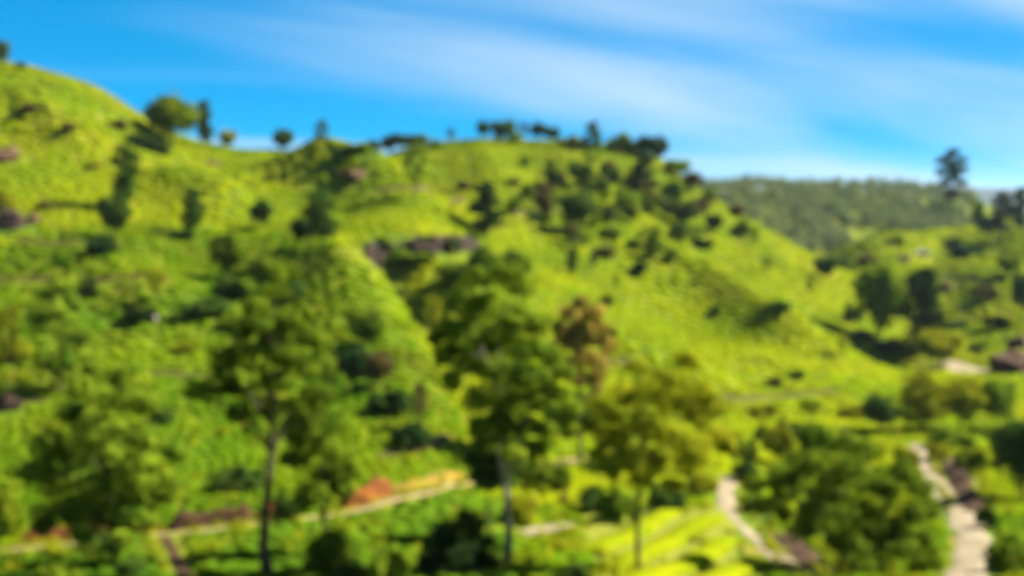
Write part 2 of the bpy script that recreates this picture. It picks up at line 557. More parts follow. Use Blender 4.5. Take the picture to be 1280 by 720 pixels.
TRACKS = []
ribbon('dirt_road', [(-90, 700), (0, 689), (100, 679), (200, 670), (300, 658), (380, 649), (440, 640), (500, 625), (545, 613), (590, 601), (650, 588), (720, 575)],
       (0.8, 0.8, 0.55, 0.8, 1.3, 1.5, 1.4), 'dirt')
ribbon('footpath', [(652, 667), (670, 664), (692, 660), (716, 656)], (1.0, 2.2, 2.4, 1.0), 'pale_dirt')
ribbon('footpath', [(1012, 722), (985, 704), (955, 682), (925, 656), (908, 635), (906, 612), (912, 596)], (1.9, 1.6, 0.8, 1.7, 1.7), 'pale_dirt')
ribbon('path', [(1200, 735), (1214, 700), (1222, 680), (1205, 650), (1188, 625), (1172, 605), (1160, 588), (1150, 570), (1146, 556)],
       (2.7, 2.4, 2.2, 1.9, 1.6), 'pale_dirt')
ribbon('drain', [(205, 671), (218, 690), (232, 718), (238, 735)], (0.8, 1.0), 'dark_earth', 0.06)
ribbon('track', [(1172, 458), (1200, 461), (1232, 466)], (6.0, 8.0, 5.0), 'pale_dirt', 0.12)
for pl in ([(872, 502), (930, 499), (990, 495), (1044, 489)], [(690, 455), (740, 450), (800, 452)], [(640, 268), (690, 262), (740, 258)],
           [(-40, 508), (20, 504), (58, 500)], [(190, 466), (240, 470), (300, 470)], [(470, 240), (520, 238), (580, 246)], 
           [(20, 302), (90, 306), (150, 302)], [(1180, 346), (1225, 352), (1275, 350)], [(560, 545), (530, 562), (470, 572)]):
    ribbon('terrace_track', pl, (0.8,) if pl[0][1] > 440 else (1.2,), 'dark_earth', 0.10)
ribbon('terrace_track', [(-40, 349), (40, 350), (120, 351), (190, 346)], (0.9,), 'dark_earth', 0.10)


def bank(points, height, mat, label, thick=1.6):
    """a cut earth bank: a leaning, broken face with a top and a back, standing along a line on the land"""
    W = np.array([hit(a, b) for a, b in points])
    d = np.concatenate([[0], np.cumsum(np.hypot(*np.diff(W, axis=0).T))])
    m = max(10, int(d[-1] / 0.4))
    s = np.linspace(0, d[-1], m)
    C = np.stack([np.interp(s, d, W[:, 0]), np.interp(s, d, W[:, 1])], 1)
    T = np.gradient(C, axis=0)
    T /= np.linalg.norm(T, axis=1)[:, None]
    Nn = np.stack([-T[:, 1], T[:, 0]], 1)
    Nn *= np.sign(Nn[:, 1:2]) if abs(Nn[:, 1]).min() > 0.05 else 1
    ends = np.clip(np.minimum(s, d[-1] - s) / (0.18 * d[-1]), 0, 1) ** 0.5
    ends = ends * np.clip(0.72 + 0.45 * vnoise(s / 1.7, s * 0 + height, 23) + 0.25 * vnoise(s / 0.6, s * 0, 24), 0.15, 1.2)
    V = []
    prof = ((-0.15, -0.3), (0.02, 0.22), (0.10, 0.5), (0.2, 0.85), (0.42, 0.95), (0.8, 0.6), (1.35, -0.25))
    for k, (o, hh) in enumerate(prof):
        rough = 0.35 * vnoise(s / 0.9, s * 0 + k * 1.7, 21) + 0.2 * vnoise(s / 0.35, s * 0 + k * 2.3, 22)
        q = C + Nn * (o * thick + rough * 0.6)[:, None]
        V.append(np.stack([q[:, 0], q[:, 1], hgt(q[:, 0], q[:, 1]) + height * ends * (hh + 0.16 * rough)], 1))
    V = np.stack(V, 1).reshape(-1, 3)
    c = len(prof)
    idx = np.arange(len(V)).reshape(m, c)
    Fq = np.stack([idx[:-1, :-1].ravel(), idx[1:, :-1].ravel(), idx[1:, 1:].ravel(), idx[:-1, 1:].ravel()], 1)
    TRACKS.append((C + Nn * thick * 0.5, thick * 0.6))
    tag(link('earth_bank', mesh_np('earth_bank', V, Fq, mat, False)), label, 'bank', 'cut earth banks above the dirt road')


bank([(214, 665), (240, 661), (270, 657), (300, 653), (322, 651)], 1.3, 'dark_earth', 'dark brown cut bank above the dirt road behind the tall trunk')
bank([(432, 636), (460, 629), (496, 618)], 2.1, 'orange_earth', 'bright orange cut earth bank rising from the dirt road')
bank([(505, 615), (535, 607), (565, 600), (585, 596)], 0.45, 'ochre_earth', 'low yellowish orange bank where the road runs behind the big tree')
bank([(20, 682), (60, 677), (110, 671), (150, 668), (200, 665)], 1.0, 'orange_earth', 'low rusty bank by the road under the broad leafy tree')
bank([(1195, 575), (1215, 605), (1235, 640)], 0.8, 'dark_earth', 'shadowy brown bank along the pale path below the dark tree')
bank([(990, 668), (1018, 692), (1046, 718)], 0.45, 'dark_earth', 'thin brown bank edging the curving footpath')
bank([(330, 648), (352, 645), (372, 642)], 0.8, 'orange_earth', 'short reddish bank right beside the tall trunk')


# ------------------------------------------------------------------ rocks
def rock(px, py, w, h, mat, label, name='rock_outcrop', seed=1, tilt=0.0, group='rock outcrops on the hillsides'):
    """a weathered outcrop: a lumpy, faceted block sunk into the slope; w, h in metres"""
    x, y = hit(px, py)
    r = np.random.default_rng(seed)
    nu, nv = 30, 16
    th = np.linspace(0, 2 * np.pi, nu, endpoint=False)
    ph = np.linspace(0.05, np.pi * 0.72, nv)
    TH, PH = np.meshgrid(th, ph)
    d = np.stack([np.sin(PH) * np.cos(TH), np.sin(PH) * np.sin(TH), np.cos(PH)], -1)
    rad = np.ones(TH.shape)
    for _ in range(22):
        nrm = r.normal(size=3)
        nrm /= np.linalg.norm(nrm)
        rad = np.minimum(rad, r.uniform(0.42, 0.92) / np.maximum((d @ nrm), 0.05))
    rad *= 1 + 0.16 * vnoise(TH * 2.5 + seed, PH * 3, 31) + 0.10 * vnoise(TH * 7 + seed, PH * 7, 32)
    V = (d * rad[..., None] * np.array([w / 2, w * 0.42, h])).reshape(-1, 3)
    ca, sa = math.cos(tilt), math.sin(tilt)
    V = np.stack([V[:, 0] * ca - V[:, 2] * sa, V[:, 1], V[:, 0] * sa + V[:, 2] * ca], 1)
    idx = np.arange(nu * nv).reshape(nv, nu)
    nxt = np.roll(idx, -1, 1)
    Fq = np.stack([idx[:-1].ravel(), idx[1:].ravel(), nxt[1:].ravel(), nxt[:-1].ravel()], 1)
    me = mesh_np(name, V, Fq, mat)
    o = link(name, me, None, (x, y, float(hgt(x, y)) + h * 0.05))
    ROCKS.append((x, y, w * 0.5))
    tag(o, label, 'rock', group)


ROCKS = []
rock(8, 200, 7.0, 3.0, 'rock_pink', 'purplish brown rock patch high on the tea hill at frame edge', seed=2, tilt=-0.25)
rock(14, 282, 8.5, 2.9, 'rock_dark', 'dark rock hollow with pinkish rim on the tea hill', seed=3)
rock(40, 278, 2.6, 2.2, 'rock_pink', 'pinkish rock beside the dark rock hollow', seed=4)
rock(192, 402, 1.6, 0.9, 'rock_pale', 'small grey white boulder beside the dark shrub on green tea', name='boulder', seed=5)
rock(445, 222, 5.5, 1.8, 'rock_pink', 'brownish rock patch behind the smooth tea spur', seed=6)
rock(1152, 318, 8.0, 1.8, 'rock_pale', 'pale rock gleaming on the opposite tea slope', seed=7)
rock(1128, 326, 6.0, 2.4, 'rock_dark', 'dark rock adjoining the pale rock on the opposite slope', seed=8)
rock(1266, 464, 9.0, 3.4, 'rock_red', 'wide dark reddish brown boulder at frame edge above the pale track', name='boulder', seed=9)
rock(1272, 436, 4.2, 2.6, 'rock_pink', 'pinkish boulder lying on top of the dark boulder edge', name='boulder', seed=10)
rock(10, 512, 3.2, 2.4, 'rock_dark', 'brown dark rock low at frame edge beside the broad leafy tree', seed=11)
rock(205, 352, 2.0, 0.9, 'rock_pink', 'small pinkish grey stone patch on the green terrace', seed=12)
rock(1185, 362, 6.0, 2.2, 'rock_pink', 'reddish rock patch on the rough opposite slope', seed=13)
rock(268, 206, 3.6, 1.0, 'rock_pink', 'small reddish bare patch on the bright spur below crest trees', seed=14)


def cliff(points, heights, label):
    """a broken rock face standing along a line on the land, with ledges and a back"""
    W = np.array([hit(a, b) for a, b in points])
    d = np.concatenate([[0], np.cumsum(np.hypot(*np.diff(W, axis=0).T))])
    m = int(d[-1] / 0.55)
    s = np.linspace(0, d[-1], m)
    C = np.stack([np.interp(s, d, W[:, 0]), np.interp(s, d, W[:, 1])], 1)
    H = np.interp(s / d[-1], np.linspace(0, 1, len(heights)), heights)
    V = []
    rows = 14
    for k in range(rows):
        v = k / (rows - 3)
        r1 = 1.3 * vnoise(s / 3.1, s * 0 + v * 2.5, 41) + 0.7 * vnoise(s / 1.1, s * 0 + v * 5, 42)
        if k < rows - 2:
            yo, zz = 0.9 * v + r1 * 0.8, -0.6 + H * v * (1 + 0.12 * vnoise(s / 2.0, s * 0, 43))
        elif k == rows - 2:
            yo, zz = 1.9 + 0 * s, H * 0.9
        else:
            yo, zz = 3.2 + 0 * s, -1.0 + 0 * s
        V.append(np.stack([C[:, 0] + 0.4 * r1, C[:, 1] + yo, hgt(C[:, 0], C[:, 1]) + zz], 1))
    V = np.stack(V, 1).reshape(-1, 3)
    idx = np.arange(len(V)).reshape(m, rows)
    Fq = np.stack([idx[:-1, :-1].ravel(), idx[1:, :-1].ravel(), idx[1:, 1:].ravel(), idx[:-1, 1:].ravel()], 1)
    tag(link('rocky_cliff', mesh_np('rocky_cliff', V, Fq, 'rock_dark')), label, 'cliff')
    TRACKS.append((C + np.array([0, 2.0]), 3.2))


cliff([(455, 322), (478, 322), (505, 320), (545, 318), (580, 316), (602, 312)], (1.2, 3.4, 3.2, 2.4, 3.0, 2.6, 1.2), 'dark rock face running level below the bright middle tea slope')

# ------------------------------------------------------------------ tea cover: clipped bushes too many to count
FOREST_PX = 880


def track_free(x, y, margin=0.5):
    ok = np.ones(x.shape, bool)
    for C, hw in TRACKS:
        lo, hi = C.min(0) - 6, C.max(0) + 6
        k = (x > lo[0]) & (x < hi[0]) & (y > lo[1]) & (y < hi[1])
        if k.any():
            ok[k] &= seg_dist(x[k], y[k], C[::2]) > hw + margin
    for rx, ry, rr in ROCKS:
        ok &= (x - rx) ** 2 + (y - ry) ** 2 > (rr + margin) ** 2
    return ok


# an eight-sided dome with a flat plucking table
def dome():
    V = [(0, 0, 1.0)]
    for rr, zz in ((0.62, 0.97), (0.98, 0.62), (0.92, -0.25)):
        for k in range(7):
            a = k / 7 * 2 * math.pi + (0.4 if rr > 0.9 else 0)
            V.append((rr * math.cos(a), rr * math.sin(a), zz))
    Fc = [(0, 1 + k, 1 + (k + 1) % 7) for k in range(7)]
    for q in range(2):
        b = 1 + q * 7
        for k in range(7):
            k2 = (k + 1) % 7
            Fc += [(b + k, b + 7 + k, b + 7 + k2), (b + k, b + 7 + k2, b + k2)]
    return np.array(V), np.array(Fc)


DV, DF = dome()
BX0, BF0 = [], []


def tea(name, mat, label, x, y, size):
    """low clipped domes, closely set"""
    m = len(x)
    a = rng.uniform(0, 6.28, m)
    sx = size * rng.uniform(0.9, 1.3, m)
    sz = size * rng.uniform(0.30, 0.5, m) * np.interp(y, [60, 120, 220], [0.78, 0.42, 0.36])
    ca, sa = np.cos(a), np.sin(a)
    jit = 1 + rng.normal(0, 0.13, (m, len(DV)))
    vx = DV[None, :, 0] * jit
    vy = DV[None, :, 1] * jit
    V = np.stack([x[:, None] + sx[:, None] * (vx * ca[:, None] - vy * sa[:, None]),
                  y[:, None] + sx[:, None] * (vx * sa[:, None] + vy * ca[:, None]), 0 * vx], -1)
    V[..., 2] = hgt(V[..., 0], V[..., 1]) * 0.6 + hgt(x, y)[:, None] * 0.4 + sz[:, None] * DV[None, :, 2] * (1 + rng.normal(0, 0.08, (m, len(DV))))
    Fc = (DF[None] + (np.arange(m) * len(DV))[:, None, None]).reshape(-1, 3)
    o = link(name, mesh_np(name, V.reshape(-1, 3), Fc, mat, True))
    tag(o, label, 'tea bushes', None, 'stuff')


def scatter(y0, y1, sx, sy):
    """rows that follow the slope loosely"""
    out = []
    yv = np.arange(y0, y1, sy)
    for yy in yv:
        half = 0.54 * yy + 4
        xx = np.arange(-half, half, sx) + rng.uniform(0, sx)
        q = np.stack([xx + rng.normal(0, sx * 0.24, len(xx)), yy + rng.normal(0, sy * (0.14 if yy < 112 else 0.26), len(xx)) + 2.2 * vnoise(xx / 16, xx * 0 + yy / 21, 51)], 1)
        out.append(q)
    return np.concatenate(out)


def region(x, y):
    """which tea field a point belongs to: measured in world azimuth and depth"""
    u = x / y * F + 640
    return u


Q1 = scatter(50, 112, 1.05, 1.15)
Q2 = scatter(112, 205, 1.3, 1.4)
Q3 = scatter(205, 345, 1.9, 2.0)
Q4 = scatter(330, 425, 3.2, 3.2)
Q = np.concatenate([Q1, Q2, Q3, Q4])
SZ = np.concatenate([np.full(len(Q1), 0.62), np.full(len(Q2), 0.78), np.full(len(Q3), 1.1), np.full(len(Q4), 1.8)])
x, y = Q[:, 0], Q[:, 1]
u = x / y * F + 640
keep = track_free(x, y)
patch = vnoise(x / 14, y / 14, 52) + 0.5 * vnoise(x / 5, y / 5, 53)
keep &= patch > -1.12
ROW_U = (730, 965)                                   # the field whose rows are built one by one
keep &= ~((u > ROW_U[0]) & (u < ROW_U[1]) & (y < 86))
keep &= ~((y > 330) & (u < 1040))
x, y, u, SZ = x[keep], y[keep], u[keep], SZ[keep]
spur = np.interp(y, [100, 118, 140, 160, 200], [600, 545, 468, 420, 330])
low = y < np.interp(u, [-200, 0, 220, 430, 580, 700, 1300], [66, 66, 68, 75, 82, 84, 80])
left = (~low) & (u < spur) & (y < 168 + 16 * vnoise(x / 18, y / 30, 54) + 5 * vnoise(x / 4, y / 4, 55))
upper = (~low) & (~left) & (u < 470 + 0 * u)
right = (~low) & (u > 1040) & (y > 175)
mid = ~(low | left | upper | right)
lowr = low & (u > 640)
low &= ~lowr
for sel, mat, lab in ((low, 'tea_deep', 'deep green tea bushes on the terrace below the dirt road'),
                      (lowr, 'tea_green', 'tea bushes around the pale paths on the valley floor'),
                      (left, 'tea_green', 'green tea bushes covering the shaded slope above the dirt road'),  # darker green holds leaf colour and some of the slope's shade
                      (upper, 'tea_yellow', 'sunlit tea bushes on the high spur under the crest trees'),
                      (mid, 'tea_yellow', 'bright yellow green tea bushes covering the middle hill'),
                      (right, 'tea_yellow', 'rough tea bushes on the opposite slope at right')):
    tea('tea_bushes', mat, lab, x[sel], y[sel], SZ[sel])

# tea rows on the near terrace beside the footpath, each a clipped hedge of its own
def tea_row(a, b, label, width=1.75, height=0.62):
    A_, B_ = np.array(a), np.array(b)
    Lg = np.linalg.norm(B_ - A_)
    m = int(Lg / 0.30)
    s = np.linspace(0, Lg, m)
    T = (B_ - A_) / Lg
    Nn = np.array([-T[1], T[0]])
    C = A_[None] + T[None] * s[:, None] + Nn[None] * (0.35 * vnoise(s / 4.0, s * 0 + a[1], 61))[:, None]
    ok = track_free(C[:, 0], C[:, 1], 0.9)
    prof = ((-0.46, -0.2), (-0.52, 0.45), (-0.44, 0.84), (-0.2, 0.97), (0, 1.0), (0.2, 0.97), (0.44, 0.84), (0.52, 0.45), (0.46, -0.2))
    lump = 1 + 0.16 * vnoise(s / 0.55, s * 0 + a[1] * 3, 62)
    end = np.clip(np.minimum(s, Lg - s) / 0.7, 0.05, 1) ** 0.5 * np.where(ok, 1, 0.02)
    V = []
    for k, (o, hh) in enumerate(prof):
        j = 1 + 0.10 * vnoise(s / 0.33, s * 0 + k * 2.1 + a[1], 63)
        q = C + Nn[None] * (o * width * lump * j)[:, None]
        V.append(np.stack([q[:, 0], q[:, 1], hgt(C[:, 0], C[:, 1]) * 0.5 + hgt(q[:, 0], q[:, 1]) * 0.5 + height * hh * lump * j * end - 0.1], 1))
    c = len(prof)
    V = np.stack(V, 1).reshape(-1, 3)
    idx = np.arange(len(V)).reshape(m, c)
    Fq = np.stack([idx[:-1, :-1].ravel(), idx[:-1, 1:].ravel(), idx[1:, 1:].ravel(), idx[1:, :-1].ravel()], 1)
    tag(link('tea_row', mesh_np('tea_row', V, Fq, 'tea_bright')), label, 'tea row', 'clipped tea rows on the sunny near terrace')


leaf_mat('tea_bright', (0.19, 0.25, 0.004), (0.27, 0.29, 0.005), 0.25, 0.3, 0.0)
# bare dark soil under the rows
def soil_patch():
    gx, gy = np.meshgrid(np.linspace(0, 1, 40), np.linspace(47, 86, 56))
    X = gy * (ROW_U[0] - 640 + gx * (ROW_U[1] - ROW_U[0] - 40)) / F
    V = np.stack([X.ravel(), gy.ravel(), hgt(X, gy).ravel() + 0.04], 1)
    idx = np.arange(len(V)).reshape(X.shape)
    Fq = np.stack([idx[:-1, :-1].ravel(), idx[:-1, 1:].ravel(), idx[1:, 1:].ravel(), idx[1:, :-1].ravel()], 1)
    tag(link('terrace_soil', mesh_np('terrace_soil', V, Fq, 'field_soil', True)), kind='structure')


soil_patch()
DIRR = np.array([math.cos(R(68)), math.sin(R(68))])
NRMR = np.array([DIRR[1], -DIRR[0]])
cand = []
for k in range(-40, 40):
    t = np.arange(-60, 60, 0.25)
    q = np.array([9.0, 66.0])[None] + NRMR[None] * (k * 3.2) + DIRR[None] * t[:, None]
    uu = q[:, 0] / np.maximum(q[:, 1], 1) * F + 640
    ok = (uu > ROW_U[0]) & (uu < ROW_U[1]) & (q[:, 1] > 47) & (q[:, 1] < 85)
    ok &= track_free(q[:, 0], q[:, 1], 1.0)
    best, cur = [], []
    for g in range(len(t)):          # the longest stretch clear of the paths
        cur = cur + [g] if ok[g] else []
        if len(cur) > len(best):
            best = cur
    if len(best) > 14:
        cand.append((q[best[0]], q[best[-1]]))
ORD = ['second', 'third', 'fourth', 'fifth', 'sixth', 'seventh', 'eighth', 'ninth', 'tenth', 'eleventh', 'twelfth', 'thirteenth', 'fourteenth', 'fifteenth', 'sixteenth', 'seventeenth', 'eighteenth']
for i, (qa, qb) in enumerate(cand):
    tea_row(tuple(qa), tuple(qb), 'bright clipped tea row, %s from the upper edge of the sunny terrace' % ORD[i - 1] if i else
            'bright clipped tea row at the upper edge of the sunny terrace')


# ------------------------------------------------------------------ trees
def leaf_cloud(clumps, per, size, seed, flat=1.0):
    """small pointed leaf faces spread through the volume of each clump; clumps: (x,y,z,r[,rz])"""
    r = np.random.default_rng(seed)
    Vs = []
    for c in clumps:
        cx, cy, cz, rr = c[:4]
        rz = c[4] if len(c) > 4 else rr * flat
        m = max(10, int(per * r.uniform(0.8, 1.2)))
        d = r.normal(size=(m, 3))
        d /= np.linalg.norm(d, axis=1)[:, None]
        # uneven outline: the clump's radius changes with direction
        ph = r.uniform(0, 6.28, 3)
        lob = 1 + 0.22 * np.sin(3 * d[:, 0] + ph[0]) + 0.18 * np.sin(4 * d[:, 2] + ph[1]) + 0.15 * np.sin(5 * d[:, 1] + ph[2])
        rad = (r.uniform(0.12, 1, m) ** 0.42) * lob
        stray = r.random(m) < 0.06
        rad = np.where(stray, rad * 1.25, rad)
        p = d * rad[:, None] * np.array([rr, rr, rz]) + np.array([cx, cy, cz])
        nrm = d + r.normal(0, 0.42, (m, 3)) + np.array([0, 0, 0.3])
        nrm /= np.linalg.norm(nrm, axis=1)[:, None]
        t = np.cross(nrm, r.normal(size=(m, 3)))
        t /= np.maximum(np.linalg.norm(t, axis=1), 1e-6)[:, None]
        b = np.cross(nrm, t)
        ls = size * r.uniform(0.6, 1.35, m)[:, None]
        droop = np.array([0, 0, -0.25])
        Vs.append(np.stack([p - t * ls, p + b * ls * 0.55, p + (t + droop) * ls, p - b * ls * 0.55], 1))
    V = np.concatenate(Vs).reshape(-1, 3)
    return V, np.arange(len(V)).reshape(-1, 4)


def limb(path, radii, sides=7):
    """a tapered tube through the points"""
    P = np.array(path, float)
    V = []
    for i, (p, rad) in enumerate(zip(P, radii)):
        t = P[min(i + 1, len(P) - 1)] - P[max(i - 1, 0)]
        t /= np.linalg.norm(t) + 1e-9
        a = np.cross(t, (0.31, 0.95, 0.05))
        a /= np.linalg.norm(a) + 1e-9
        b = np.cross(t, a)
        for k in range(sides):
            th = 2 * math.pi * k / sides
            V.append(p + rad * (math.cos(th) * a + math.sin(th) * b))
    m = len(P)
    Fq = [(i * sides + k, i * sides + (k + 1) % sides, (i + 1) * sides + (k + 1) % sides, (i + 1) * sides + k)
          for i in range(m - 1) for k in range(sides)]
    return np.array(V), np.array(Fq)


def trunk_parts(clumps, height, rad, seed, lean=(0, 0), branches=10, fork=0.35):
    """tapered stem and limbs that reach into the clumps: a list of (vertices, faces), stem first"""
    r = np.random.default_rng(seed + 77)
    steps = 9
    main, rr = [], []
    for i in range(steps):
        t = i / (steps - 1)
        w = 0.022 * height * math.sin(t * 4.3 + seed)
        main.append((lean[0] * t + w * (t > 0), lean[1] * t + w * 0.6 * (t > 0), -0.05 * height * (i == 0) + t * height))
        rr.append(rad * (1.45 if i == 0 else 1) * (1 - 0.82 * t))
    out = [limb(main, rr, 8)]
    order = r.permutation(len(clumps))[:branches]
    main = np.array(main)
    for ci in order:
        c = np.array(clumps[ci][:3])
        t0 = np.clip((c[2] / height) - 0.22, fork * 0.8, 0.9)
        k = t0 * (steps - 1)
        i0 = int(k)
        s = main[i0] + (main[min(i0 + 1, steps - 1)] - main[i0]) * (k - i0)
        midp = s * 0.5 + c * 0.5 + np.array([0, 0, 0.03 * height])
        r0 = rad * (1 - 0.82 * t0) * 0.6
        out.append(limb([s, s * 0.75 + midp * 0.25, midp, c], [r0, r0 * 0.85, r0 * 0.6, r0 * 0.2], 5))
    return out


def trunk_mesh(name, clumps, height, rad, mat, seed, **kw):
    Vs, Fs, off = [], [], 0
    for v, f in trunk_parts(clumps, height, rad, seed, **kw):
        Vs.append(v)
        Fs.append(f + off)
        off += len(v)
    return mesh_np(name, np.concatenate(Vs), np.concatenate(Fs), mat, True)


# unit trees: height 1, width about 1 (scaled when placed)
def proto(kind, seed):
    r = np.random.default_rng(seed)
    cl = []
    if kind == 'round':
        for _ in range(26):
            d = r.normal(size=3)
            d /= np.linalg.norm(d)
            q = d * r.uniform(0.3, 1) ** 0.5
            cl.append((q[0] * 0.34, q[1] * 0.34, 0.60 + q[2] * 0.27, r.uniform(0.12, 0.19)))
        per, ls, th = 120, 0.045, 0.6
    elif kind == 'tall':
        for i in range(26):
            t = (i + 0.5) / 26
            w = 0.36 * (math.sin(math.pi * (0.12 + 0.82 * t)) ** 0.7)
            a = r.uniform(0, 6.28)
            q = r.uniform(0.2, 1)
            cl.append((math.cos(a) * w * q, math.sin(a) * w * q, 0.24 + 0.70 * t, r.uniform(0.15, 0.24), r.uniform(0.05, 0.075)))
        per, ls, th = 110, 0.036, 0.92
    elif kind == 'column':
        for i in range(22):
            t = (i + 0.5) / 22
            w = 0.22 * (1 - t) ** 0.5 + 0.08
            a = r.uniform(0, 6.28)
            cl.append((math.cos(a) * w, math.sin(a) * w, 0.12 + 0.82 * t, 0.26 - 0.12 * t, 0.075))
        per, ls, th = 130, 0.036, 0.9
    elif kind == 'open':
        for i in range(15):
            t = (i + 0.5) / 15
            a = i * 2.4 + r.uniform(-0.4, 0.4)
            w = 0.42 * (0.5 + 0.5 * math.sin(math.pi * t))
            cl.append((math.cos(a) * w * r.uniform(0.4, 1), math.sin(a) * w * r.uniform(0.4, 1), 0.36 + 0.58 * t, r.uniform(0.10, 0.16), r.uniform(0.05, 0.08)))
        per, ls, th = 100, 0.034, 0.88
    elif kind == 'shrub':
        for _ in range(16):
            a = r.uniform(0, 6.28)
            q = r.uniform(0, 1) ** 0.5
            cl.append((math.cos(a) * 0.42 * q, math.sin(a) * 0.42 * q, 0.25 + 0.50 * (1 - q * q) * r.uniform(0.2, 1), r.uniform(0.10, 0.22), r.uniform(0.14, 0.28)))
        per, ls, th = 110, 0.06, 0.5
    V, Fq = leaf_cloud(cl, per, ls, seed)
    return cl, V, Fq, th


NAMES = {'round': 'round_tree', 'tall': 'tall_tree', 'column': 'columnar_tree', 'open': 'open_crowned_tree', 'shrub': 'shrub'}
CATS = {'round': 'tree', 'tall': 'tree', 'column': 'tree', 'open': 'tree', 'shrub': 'shrub'}
PROTO, MESHES = {}, {}
for kind in NAMES:
    for v in range(3):
        PROTO[kind, v] = proto(kind, 100 + v * 17 + len(kind))


def tree_meshes(kind, v, mat, bark):
    key = (kind, v, mat)
    if key not in MESHES:
        cl, V, Fq, th = PROTO[kind, v]
        MESHES[key] = mesh_np('crown', V, Fq, mat)
        if (kind, v, bark) not in MESHES:
            MESHES[kind, v, bark] = trunk_mesh('trunk', cl, th, 0.022 if kind != 'shrub' else 0.03, bark, v + 3, branches=8)
    return MESHES[key], MESHES[kind, v, bark]


COUNT = 0


def plant(kind, px, pb, pt, w, mat, label, group, Y=None, bark='bark_dark', lift=0.0):
    """a tree or shrub: base and top rows and width as seen in the photograph, standing on the land there"""
    global COUNT
    COUNT += 1
    if Y is None:
        X, Yd = hit(px, pb)
    else:
        Yd = Y
        X = Y * tx(px, (pb + pt) / 2)
    zb = float(hgt(X, Yd))
    zt = CZ + Yd * tz(pt)
    H = max(zt - zb, 0.5)
    Wm = w / F * Yd / cp
    v = COUNT % 3
    cm, tm = tree_meshes(kind, v, mat, bark)
    root = bpy.data.objects.new(NAMES[kind], None)
    col.objects.link(root)
    root.empty_display_size = 0.5
    root.location = (X, Yd, zb - 0.04 * H + lift)
    k = {'round': 0.95, 'tall': 0.98, 'column': 0.72, 'open': 0.95, 'shrub': 1.08}[kind]
    root.scale = (Wm / k, Wm / k * random.uniform(0.9, 1.1), H * 1.04)
    root.rotation_euler = (0, 0, random.uniform(0, 6.28))
    link('trunk', tm, root)
    link('crown', cm, root)
    tag(root, label, CATS[kind], group)
    return root


G1 = 'trees along the hill crest'
# kind, px, base row, top row, width px, leaf, label
for a in [
    ('round', 2, 84, 46, 26, 'leaf_grey', 'bluish tree cut by the frame edge on the highest crest'),
    ('shrub', 25, 86, 73, 16, 'leaf_mid', 'tiny shrub on the highest crest beside the frame edge tree'),
    ('round', 216, 181, 113, 72, 'leaf_bright', 'large round tree with sunlit top, biggest on the hill crest'),
    ('tall', 256, 187, 124, 30, 'leaf_dark', 'slim two tiered tree just beside the large round crest tree'),
    ('round', 286, 188, 159, 26, 'leaf_olive', 'small olive tree on the crest between slim tree and dark ball tree'),
    ('round', 355, 191, 158, 30, 'leaf_dark', 'dark ball shaped tree standing alone on the saddle of the crest'),
    ('open', 402, 192, 147, 22, 'leaf_grey', 'thin airy bluish tree on the saddle of the crest'),
    ('shrub', 430, 194, 175, 40, 'leaf_dark', 'low dark shrub beside the thin airy crest tree'),
    ('shrub', 470, 188, 168, 28, 'leaf_grey', 'greyish shrub on the crest before the middle hilltop'),
    ('round', 500, 188, 164, 36, 'leaf_dark', 'wide dark tree on the crest before the middle hilltop'),
    ('round', 526, 186, 165, 24, 'leaf_mid', 'small green tree touching the wide dark crest tree'),
    ('shrub', 452, 190, 172, 24, 'leaf_mid', 'green shrub between the low dark and the greyish crest shrubs'),
    ('round', 486, 188, 166, 24, 'leaf_grey', 'grey green tree left of the wide dark crest tree'),
    ('round', 514, 187, 166, 22, 'leaf_dark', 'small dark tree between the wide dark and small green crest trees'),
    ('shrub', 542, 185, 168, 20, 'leaf_mid', 'little green shrub right of the small green crest tree'),
    ('shrub', 643, 178, 158, 20, 'leaf_mid', 'green shrub at the foot of the largest hilltop tree'),
    ('shrub', 728, 186, 164, 22, 'leaf_dark', 'dark shrub close to the left of the pointed hilltop tree'),
    ('round', 780, 190, 163, 24, 'leaf_mid', 'green rounded tree between two shrubs past the pointed tree'),
    ('round', 806, 196, 166, 26, 'leaf_dark', 'dark rounded tree before the hilltop corner tree'),
    ('open', 564, 180, 159, 14, 'leaf_grey', 'tiny grey tree alone on the bare shoulder of the hilltop'),
    ('round', 604, 175, 148, 20, 'leaf_dark', 'first small dark tree on the bare hilltop'),
    ('round', 629, 180, 146, 34, 'leaf_dark', 'largest dark tree on the bare hilltop'),
    ('open', 656, 176, 152, 18, 'leaf_grey', 'faint grey tree on the hilltop next to the largest dark one'),
    ('round', 672, 177, 150, 20, 'leaf_dark', 'small bluish dark tree near the hilltop middle'),
    ('round', 689, 180, 155, 22, 'leaf_dark', 'small dark tree on the hilltop above the sunlit gap'),
    ('shrub', 712, 184, 162, 30, 'leaf_olive', 'olive shrub on the hilltop left of the pointed tree'),
    ('column', 741, 190, 150, 20, 'leaf_dark', 'pointed dark tree rising highest toward the hilltop end'),
    ('shrub', 768, 188, 165, 26, 'leaf_mid', 'green shrub just past the pointed hilltop tree'),
    ('shrub', 792, 192, 166, 32, 'leaf_dark', 'dark bushy shrub near the end of the hilltop'),
    ('round', 820, 204, 167, 32, 'leaf_dark', 'dark tree at the corner where the hilltop drops away'),
    ('round', 846, 222, 196, 34, 'leaf_mid', 'green tree on the falling edge of the hilltop'),
    ('round', 866, 240, 212, 32, 'leaf_brown', 'brownish tree lower on the falling edge of the hill'),
    ('shrub', 884, 252, 228, 24, 'leaf_mid', 'small shrub lowest on the falling hill edge against the far forest'),
]:
    plant(*a, G1)

